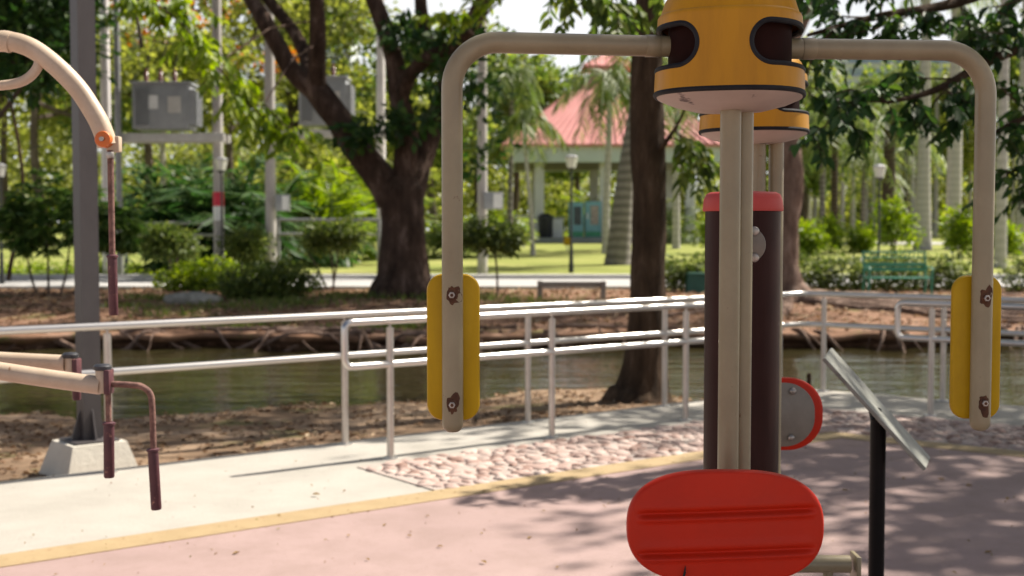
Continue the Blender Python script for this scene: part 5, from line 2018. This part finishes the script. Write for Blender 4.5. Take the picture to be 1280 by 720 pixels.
def lamp(label, px, py_top, py_base, Y=None, name='street_lamp'):
    loc = gp(px, py_base) if Y is None else on(px, Y)
    Y = loc.y
    kk = Y / F
    zt = at(px, py_top, Y).z
    t = thing(name, label, 'street lamp', loc)
    MB().lathe([(3.2 * kk, -.2), (3.2 * kk, .25), (2.6 * kk, .3), (2.2 * kk, .8), (1.5 * kk, .85), (1.4 * kk, zt - loc.z - 15 * kk)], loc, 14).build('post', M['lamppost'], t, smooth=True)
    c = Vector((loc.x, loc.y, zt))
    hd = MB().lathe([(5 * kk, -15 * kk), (8.0 * kk, -3 * kk), (8.2 * kk, -2 * kk)], c, 6).build('lantern', M['lampglass'], t)
    MB().lathe([(8.8 * kk, -2 * kk), (9 * kk, -1 * kk), (5 * kk, 1 * kk), (.5 * kk, 2 * kk)], c, 6).build('lantern_roof', M['greypipe'], hd)
    MB().lathe([(3 * kk, -18 * kk), (5.4 * kk, -15.2 * kk), (4.5 * kk, -15 * kk)], c, 8).build('lantern_collar', M['lamppost'], hd)
    return t


lamp('black lamp post with tapered lantern on the lawn before the pavilion', 714, 195, 341)
lamp('black lamp post with lantern in front of the red-banded pole', 278, 198, 0, 34)
lamp('slim black lamp post standing behind the green bench', 1098, 207, 0, 33)
lamp('lamp post with lantern at the left picture edge', 2, 206, 0, 31)
# thin trunk near the left edge
L0 = gp(12, 352)
proto_tree('tree', 'young tree with twin thin dark trunks at the left picture edge', L0, 9, 2, [((-.6, 0, 6.5), (1.6, 1.4, 1.0)), ((.6, .2, 7.5), (1.5, 1.4, 1.0))], 160, 14, .5, .3, .16, 'leaf_dark', 230, .055, 3, None, None, 'bark_pond')

# ------------------------------------------------------------------ pavilion
YP = 64.0
base = on(742, YP)
kp = YP / F
pv = thing('pavilion', 'open park pavilion with two-tier red ribbed roof and white columns', 'pavilion', base)
cx = base.x + 1.15
fz = at(700, 297, YP).z
cy = YP + 5
hx, hy = 5.5, 5.0
for i in range(4):
    MB().box((cx - .6, cy - hy - .2 - i * .4 + 1.0, fz - .28 * i - .5), (hx * 1.75, hy * .8, 1.0 - .002 * i)).build('step', M['step'], pv)
MB().box((cx, cy + .6, fz - .4), (hx * 1.9, hy * 1.8, .82)).build('terrace', M['step'], pv)
ez = at(700, 203, cy - hy).z
fh = at(700, 183, cy - hy).z - ez
for (sx, sy, w, d) in ((0, -1, 2 * hx, .3), (0, 1, 2 * hx, .3)):
    MB().box((cx, cy + sy * hy, ez + fh / 2), (w, d, fh), bev=.03).build('fascia', M['bluefascia'], pv, smooth=True)
for sx in (-1, 1):
    MB().box((cx + sx * (hx - .15), cy, ez + fh / 2), (.29, 2 * hy - .31, fh - .004)).build('fascia', M['bluefascia'], pv)
MB().box((cx, cy, ez + .1), (2 * hx - .7, 2 * hy - .7, .08)).build('soffit', M['soffit'], pv)


def hip(z0, hx0, hy0, z1, hx1, hy1, name):
    """hipped roof slab with standing ribs"""
    lo = [(-hx0, -hy0), (hx0, -hy0), (hx0, hy0), (-hx0, hy0)]
    hi = [(-hx1, -hy1), (hx1, -hy1), (hx1, hy1), (-hx1, hy1)]
    r = [[Vector((cx + x, cy + y, z0)) for x, y in lo], [Vector((cx + x, cy + y, z0 + .12)) for x, y in lo], [Vector((cx + x, cy + y, z1)) for x, y in hi]]
    mb = MB().loft(r)
    for (p, q, p2, q2) in ((lo[0], lo[1], hi[0], hi[1]), (lo[3], lo[0], hi[3], hi[0]), (lo[1], lo[2], hi[1], hi[2])):
        L = math.hypot(q[0] - p[0], q[1] - p[1])
        n = int(L / .42)
        for i in range(n + 1):
            t = i / n
            a = Vector((cx + p[0] + (q[0] - p[0]) * t, cy + p[1] + (q[1] - p[1]) * t, z0 + .12))
            b = Vector((cx + p2[0] + (q2[0] - p2[0]) * t, cy + p2[1] + (q2[1] - p2[1]) * t, z1))
            mb.tube([a, b], .055, 6)
    return mb.build(name, M['roof'], pv)


zr = at(735, 99, cy).z
hip(ez + fh - .02, hx + .5, hy + .5, zr, hx * .20, hy * .2, 'roof')
zr2 = at(735, 88, cy).z
MB().box((cx, cy, (zr + zr2) / 2), (hx * .34, hy * .34, zr2 - zr + .4)).build('clerestory', M['whitewall'], pv)
hip(zr2, hx * .27, hy * .27, at(735, 68, cy).z, hx * .05, hy * .03, 'roof')
for sx in (-.72, -.1, .72):
    for sy in (-.82, .82):
        MB().box((cx + sx * hx, cy + sy * hy, (fz + ez) / 2), (.5, .5, ez - fz + .2), bev=.03).build('column', M['whitewall'], pv, smooth=True)
for sx in (-.95,):
    for i in range(7):
        MB().box((cx - hx * .95 + i * .32, cy - hy * .82, fz + .55), (.05, .05, 1.1)).build('baluster', M['whitewall'], pv)
    MB().box((cx - hx * .95 + .96, cy - hy * .82, fz + 1.13), (2.1, .08, .08)).build('handrail', M['whitewall'], pv)


def kiosk(label, px0, px1, py0, py1, Y, mats):
    a, b = at(px0, py1, Y), at(px1, py0, Y)
    c = (a + b) / 2
    w, h = b.x - a.x, b.z - a.z
    t = thing('vending_cabinet', label, 'cabinet', (c.x, c.y, a.z))
    MB().box(c, (w, .8, h), bev=.03).build('body', M[mats[0]], t, smooth=True)
    MB().box(c + Vector((0, -.415, -h * .4)), (w * .96, .03, h * .14)).build('skirt', M[mats[1]], t)
    d = MB().box(c + Vector((w * .08, -.415, h * .12)), (w * .5, .03, h * .52)).build('window', M[mats[2]], t)
    MB().box(c + Vector((-w * .37, -.415, h * .1)), (w * .1, .03, h * .16)).build('coin_panel', M['whiteband'], t)


kiosk('teal cabinet with dark window on the pavilion terrace', 711, 729, 253, 297, YP + .8, ('teal', 'tealgreen', 'darkglass'))
kiosk('teal cabinet with printed front panel beside the dark-window cabinet', 731, 751, 252, 297, YP + .8, ('teal', 'tealgreen', 'poster'))
a = at(697, 297, YP + .8)
t = thing('counter', 'white counter block on the pavilion terrace beside the black bin', 'counter', a)
MB().box(a + Vector((0, 0, .5)), (.55, .6, 1.0), bev=.03).build('body', M['whitewall'], t, smooth=True)
MB().box(a + Vector((0, 0, 1.04)), (.65, .7, .07), bev=.02).build('top', M['step'], t, smooth=True)
a = at(682, 297, YP + .6)
t = thing('litter_bin', 'tall black bin at the foot of the white pavilion column', 'bin', a)
MB().lathe([(.32, 0), (.36, .1), (.38, .95), (.40, .97), (.40, 1.02)], a, 18).build('body', M['bin'], t, smooth=True)
MB().lathe([(.41, 1.03), (.38, 1.15), (.22, 1.25), (.02, 1.28)], a, 18).build('lid', M['bin'], t, smooth=True)

# yellow tag at the lamp foot: small yellow marker standing on the lawn
L0 = gp(709, 314)
t = thing('marker', 'small yellow marker board standing on the lawn beside the lamp post', 'marker', L0)
MB().box(L0 + Vector((0, 0, .42)), (.30, .04, .34), bev=.01).build('board', M['yellow_pad'], t, smooth=True)
MB().cyl(L0 - Vector((0, 0, .1)), L0 + Vector((0, .03, .4)), .025, 8).build('stake', M['greypipe'], t)

# ------------------------------------------------------------------ timber barrier, bench, green box
A0, B0 = gp(675, 374), gp(754, 374)
t = thing('timber_barrier', 'low grey barrier of one rail on two posts by the road', 'barrier', (A0 + B0) / 2)
zt = at(675, 351, A0.y).z
for p in (A0, B0):
    MB().box(Vector((p.x, p.y, (p.z + zt) / 2 - .05)), (.11, .11, zt - p.z + .1), bev=.012).build('post', M['timber'], t, smooth=True)
MB().box((A0 + B0) / 2 + Vector((0, -.075, zt - A0.z - .07)), (B0.x - A0.x + .1, .04, .11), bev=.01).build('rail', M['timber'], t, smooth=True)

BN = gp(1121, 373)
t = thing('park_bench', 'green park bench with scrolled back standing before the hedge', 'bench', BN)
w = 78 / F * BN.y
pts_h = [.44, .44]
MBs = MB()
for i, dy in enumerate((-.20, -.10, 0.0, .10)):
    MBs.box(BN + Vector((0, dy, .43)), (w, .085, .03), bev=.006)
MBs.build('seat', M['greenpaint'], t, smooth=True)
mbb = MB()
for i, z in enumerate((.60, .70)):
    mbb.box(BN + Vector((0, .19 + .02 * i, z)), (w, .03, .075), bev=.006)
for z in (.84, .96):
    mbb.tube([BN + Vector((-w / 2, .235, z)), BN + Vector((w / 2, .235, z))], .013, 8)
n = 7
for i in range(n):
    x = -w / 2 + w * (i + .5) / n
    ring = [BN + Vector((x + .055 * math.cos(R(30 * q)), .235, .90 + .05 * math.sin(R(30 * q)))) for q in range(13)]
    mbb.tube(ring, .009, 6)
mbb.build('backrest', M['greenpaint'], t, smooth=True)
for s in (-1, 1):
    x = s * w / 2
    lg = MB()
    lg.tube(cr([BN + Vector((x, -.24, -.02)), BN + Vector((x, -.21, .2)), BN + Vector((x, -.24, .42)), BN + Vector((x, -.25, .62))], 4), .024, 8)
    lg.tube(cr([BN + Vector((x, .27, -.02)), BN + Vector((x, .19, .2)), BN + Vector((x, .15, .43)), BN + Vector((x, .2, .7)), BN + Vector((x, .24, .98))], 4), .024, 8)
    lg.tube([BN + Vector((x, -.24, .42)), BN + Vector((x, .15, .43))], .02, 8)
    f = lg.build('leg_frame', M['greenpaint'], t, smooth=True)
    MB().tube(cr([BN + Vector((x, -.27, .60)), BN + Vector((x, -.2, .645)), BN + Vector((x, 0, .64)), BN + Vector((x, .19, .66))], 4), .022, 8).build('armrest', M['greenpaint'], f, smooth=True)

L0 = gp(870, 366)
kk = L0.y / F
t = thing('utility_box', 'dark teal-green plastic box standing before the short hedge', 'box', L0)
MB().box(L0 + Vector((0, 0, 11 * kk)), (26 * kk, .4, 22 * kk), taper=.86, bev=.0).build('body', M['greenbox'], t)
MB().box(L0 + Vector((0, 0, 23.5 * kk)), (24 * kk, .42, 3.5 * kk), bev=.02).build('lid', M['greenbox'], t, smooth=True)

# ------------------------------------------------------------------ towers far behind
def tower(label, px0, px1, pytop, Y, floors):
    x0, x1 = (px0 - 640) / F * Y, (px1 - 640) / F * Y
    zt = at(640, pytop, Y).z
    c = Vector(((x0 + x1) / 2, Y + 10, 0))
    t = thing('tower_block', label, 'tower', c)
    MB().box(c + Vector((0, 0, zt / 2)), (x1 - x0, 20, zt)).build('wall', M['tower'], t)
    w = x1 - x0
    fh = 3.4
    for i in range(floors):
        z = zt - 2.5 - i * fh
        MB().box(c + Vector((0, -10.0, z)), (w * .92, .3, 1.7)).build('window_band', M['towerglass'], t)
        MB().box(c + Vector((0, -10.4, z - 1.35)), (w * .98, .9, .25)).build('balcony', M['tower'], t)


tower('pale apartment tower with balcony bands behind the right-hand trees', 1052, 1200, 62, 330, 12)
tower('blue-grey tower peeping above the trees between the rain tree limbs', 335, 440, -40, 360, 12)

# ------------------------------------------------------------------ loose stuff on the ground
C, D = [], []
rg = np.random.default_rng(900)
while len(C) < 4800:
    x = rg.uniform(-9, 3)
    y = rg.uniform(5, 14.5)
    if y < slab_edge(x) + .02 or y > near_shore(x) - .02:
        continue
    if mnoise.noise(Vector((x * .8, y * 1.3, 9))) < -.15 and rg.random() < .8:
        continue
    C.append((x, y, H(x, y) + .012))
    a = rg.random() * 6.28
    D.append((math.cos(a), math.sin(a), rg.normal() * .25))
n1 = len(C)
while len(C) < n1 + 6500:
    x = rg.uniform(-14, 14)
    y = rg.uniform(19.5, 29)
    if y < far_shore(x) + .3:
        continue
    C.append((x, y, HB(x, y) + .018))
    a = rg.random() * 6.28
    D.append((math.cos(a), math.sin(a), rg.normal() * .3))
C, D = np.array(C), np.array(D)
n = len(C)
sz = np.where(np.arange(n) < n1, .055, .11) * (.6 + .9 * rg.random(n))
V, Fc = leaves_np(C, D, sz, sz * .5, shape='leaf', normals=rg.normal(size=(n, 3)) * .3 + np.array([0, 0, 1.0]))
tag(link_mesh('leaf_litter', V, Fc, M['litter']), kind='stuff')

C, D = [], []
cent = [(gp(px, py, 8), s, k_) for px, py, s, k_ in ((500, 410, .5, 60), (470, 412, .7, 60), (210, 395, .6, 60), (170, 385, .6, 50), (330, 405, .5, 50), (290, 412, .5, 60), (360, 380, 1.0, 120), (200, 375, .8, 90), (440, 372, 1.2, 160), (560, 372, 1.2, 140), (640, 378, 1.4, 160), (300, 385, .9, 100), (720, 385, 1.0, 70))]
for c, s, k_ in cent:
    for _ in range(k_ * 3):
        x, y = c.x + rg.normal() * s * .6, c.y + rg.normal() * s * .35
        if y < far_shore(x) + .2:
            continue
        C.append((x, y, HB(x, y) - .01))
        D.append((rg.normal() * .35, rg.normal() * .35, 1))
C, D = np.array(C), np.array(D)
V, Fc = leaves_np(C, D, .14 * (.5 + rg.random(len(C))), .022, shape='quad', normals=rg.normal(size=C.shape))
tag(link_mesh('grass', V, Fc, M['grassblade']), kind='stuff')

# grit and leaf crumbs on the terrace
C, D = [], []
while len(C) < 520:
    x, y = rg.uniform(-4, 5), rg.uniform(4.5, 11)
    if y > slab_edge(x) - .05:
        continue
    dl = abs(y - yl(x))
    if rg.random() > .22 + .78 * math.exp(-dl / .35):
        continue
    C.append((x, y, .0125))
    a = rg.random() * 6.28
    D.append((math.cos(a), math.sin(a), rg.normal() * .2))
C, D = np.array(C), np.array(D)
sz = .009 + .014 * rg.random(len(C)) ** 2
V, Fc = leaves_np(C, D, sz, sz * .5, shape='leaf', normals=rg.normal(size=(len(C), 3)) * .25 + np.array([0, 0, 1.0]))
tag(link_mesh('debris', V, Fc, M['dryleaf']), kind='stuff')

# fallen leaves on the terrace
spots = [(665, 671), (695, 710), (434, 670), (483, 655), (515, 670), (390, 618), (546, 683), (608, 704), (537, 645), (462, 700), (605, 615), (1131, 597), (1180, 600), (1226, 588), (1262, 622), (1060, 613), (1100, 640), (760, 596), (350, 645), (300, 690), (1207, 607), (1240, 690)]
first = None
for i, (px, py) in enumerate(spots):
    p = gz(px, py, .012)
    if first is None:
        c = np.array([[0, 0, 0.0]])
        V, Fc = leaves_np(c, np.array([[1.0, 0, .12]]), .06, .03, fold=.22, shape='leaf', normals=np.array([[0, 0, 1.0]]))
        first = link_mesh('fallen_leaf', V, Fc, M['dryleaf'])
        tag(first, 'single dry leaf fallen on the terrace floor', 'leaf', 'dry leaves scattered on the terrace')
        o = first
    else:
        o = first.copy()
        COL.objects.link(o)
    o.location = p
    o.rotation_euler = (random.uniform(-.2, .2), random.uniform(-.2, .1), random.uniform(0, 6.28))
    s = random.uniform(.4, .85)
    o.scale = (s, s, s)

# ------------------------------------------------------------------ light
EL = R(50)
hz = Vector((.85, .53, 0)).normalized()
S = Vector((hz.x * math.cos(EL), hz.y * math.cos(EL), math.sin(EL)))
sd = bpy.data.lights.new('sun', 'SUN')
sd.energy = 5.0
sd.angle = R(.8)
sd.color = (1.0, .93, .82)
so = bpy.data.objects.new('sun', sd)
COL.objects.link(so)
so.location = (20, 12, 30)
so.rotation_euler = (-S).to_track_quat('-Z', 'Y').to_euler()
wd = bpy.data.worlds.new('World')
scene.world = wd
wd.use_nodes = True
nt = wd.node_tree
sky = nt.nodes.new('ShaderNodeTexSky')
sky.sky_type = 'NISHITA'
sky.sun_disc = False
sky.sun_elevation = EL
sky.sun_rotation = math.atan2(S.x, S.y)
sky.dust_density = 4.0
sky.air_density = 1.0
sky.ozone_density = 1.0
tc = nt.nodes.new('ShaderNodeTexCoord')
sx = nt.nodes.new('ShaderNodeSeparateXYZ')
nt.links.new(tc.outputs['Generated'], sx.inputs[0])
cn = nt.nodes.new('ShaderNodeTexNoise')
cn.inputs['Scale'].default_value = 5
cn.inputs['Detail'].default_value = 7
nt.links.new(tc.outputs['Generated'], cn.inputs['Vector'])
mr = nt.nodes.new('ShaderNodeMapRange')          # thin bright cloud low over the horizon
mr.inputs['From Min'].default_value = .42
mr.inputs['From Max'].default_value = .16
nt.links.new(sx.outputs['Z'], mr.inputs['Value'])
cr2 = ramp(nt, [(.33, (.45, .45, .45)), (.55, (1, 1, 1))])
nt.links.new(cn.outputs['Fac'], cr2.inputs['Fac'])
mu = nt.nodes.new('ShaderNodeMath')
mu.operation = 'MULTIPLY'
nt.links.new(mr.outputs[0], mu.inputs[0])
nt.links.new(cr2.outputs['Color'], mu.inputs[1])
cm = nt.nodes.new('ShaderNodeMixRGB')
cm.inputs['Color2'].default_value = (12.0, 12.2, 12.4, 1)
nt.links.new(mu.outputs[0], cm.inputs['Fac'])
nt.links.new(sky.outputs['Color'], cm.inputs['Color1'])
nt.links.new(cm.outputs['Color'], nt.nodes['Background'].inputs['Color'])
nt.nodes['Background'].inputs['Strength'].default_value = .05

vs = scene.view_settings
scene.display_settings.display_device = 'sRGB'
vs.view_transform = 'Standard'
vs.look = 'None'
vs.exposure = .90
vs.gamma = 1.0
scene.cycles.max_bounces = 6
scene.cycles.transparent_max_bounces = 4
scene.cycles.use_denoising = True
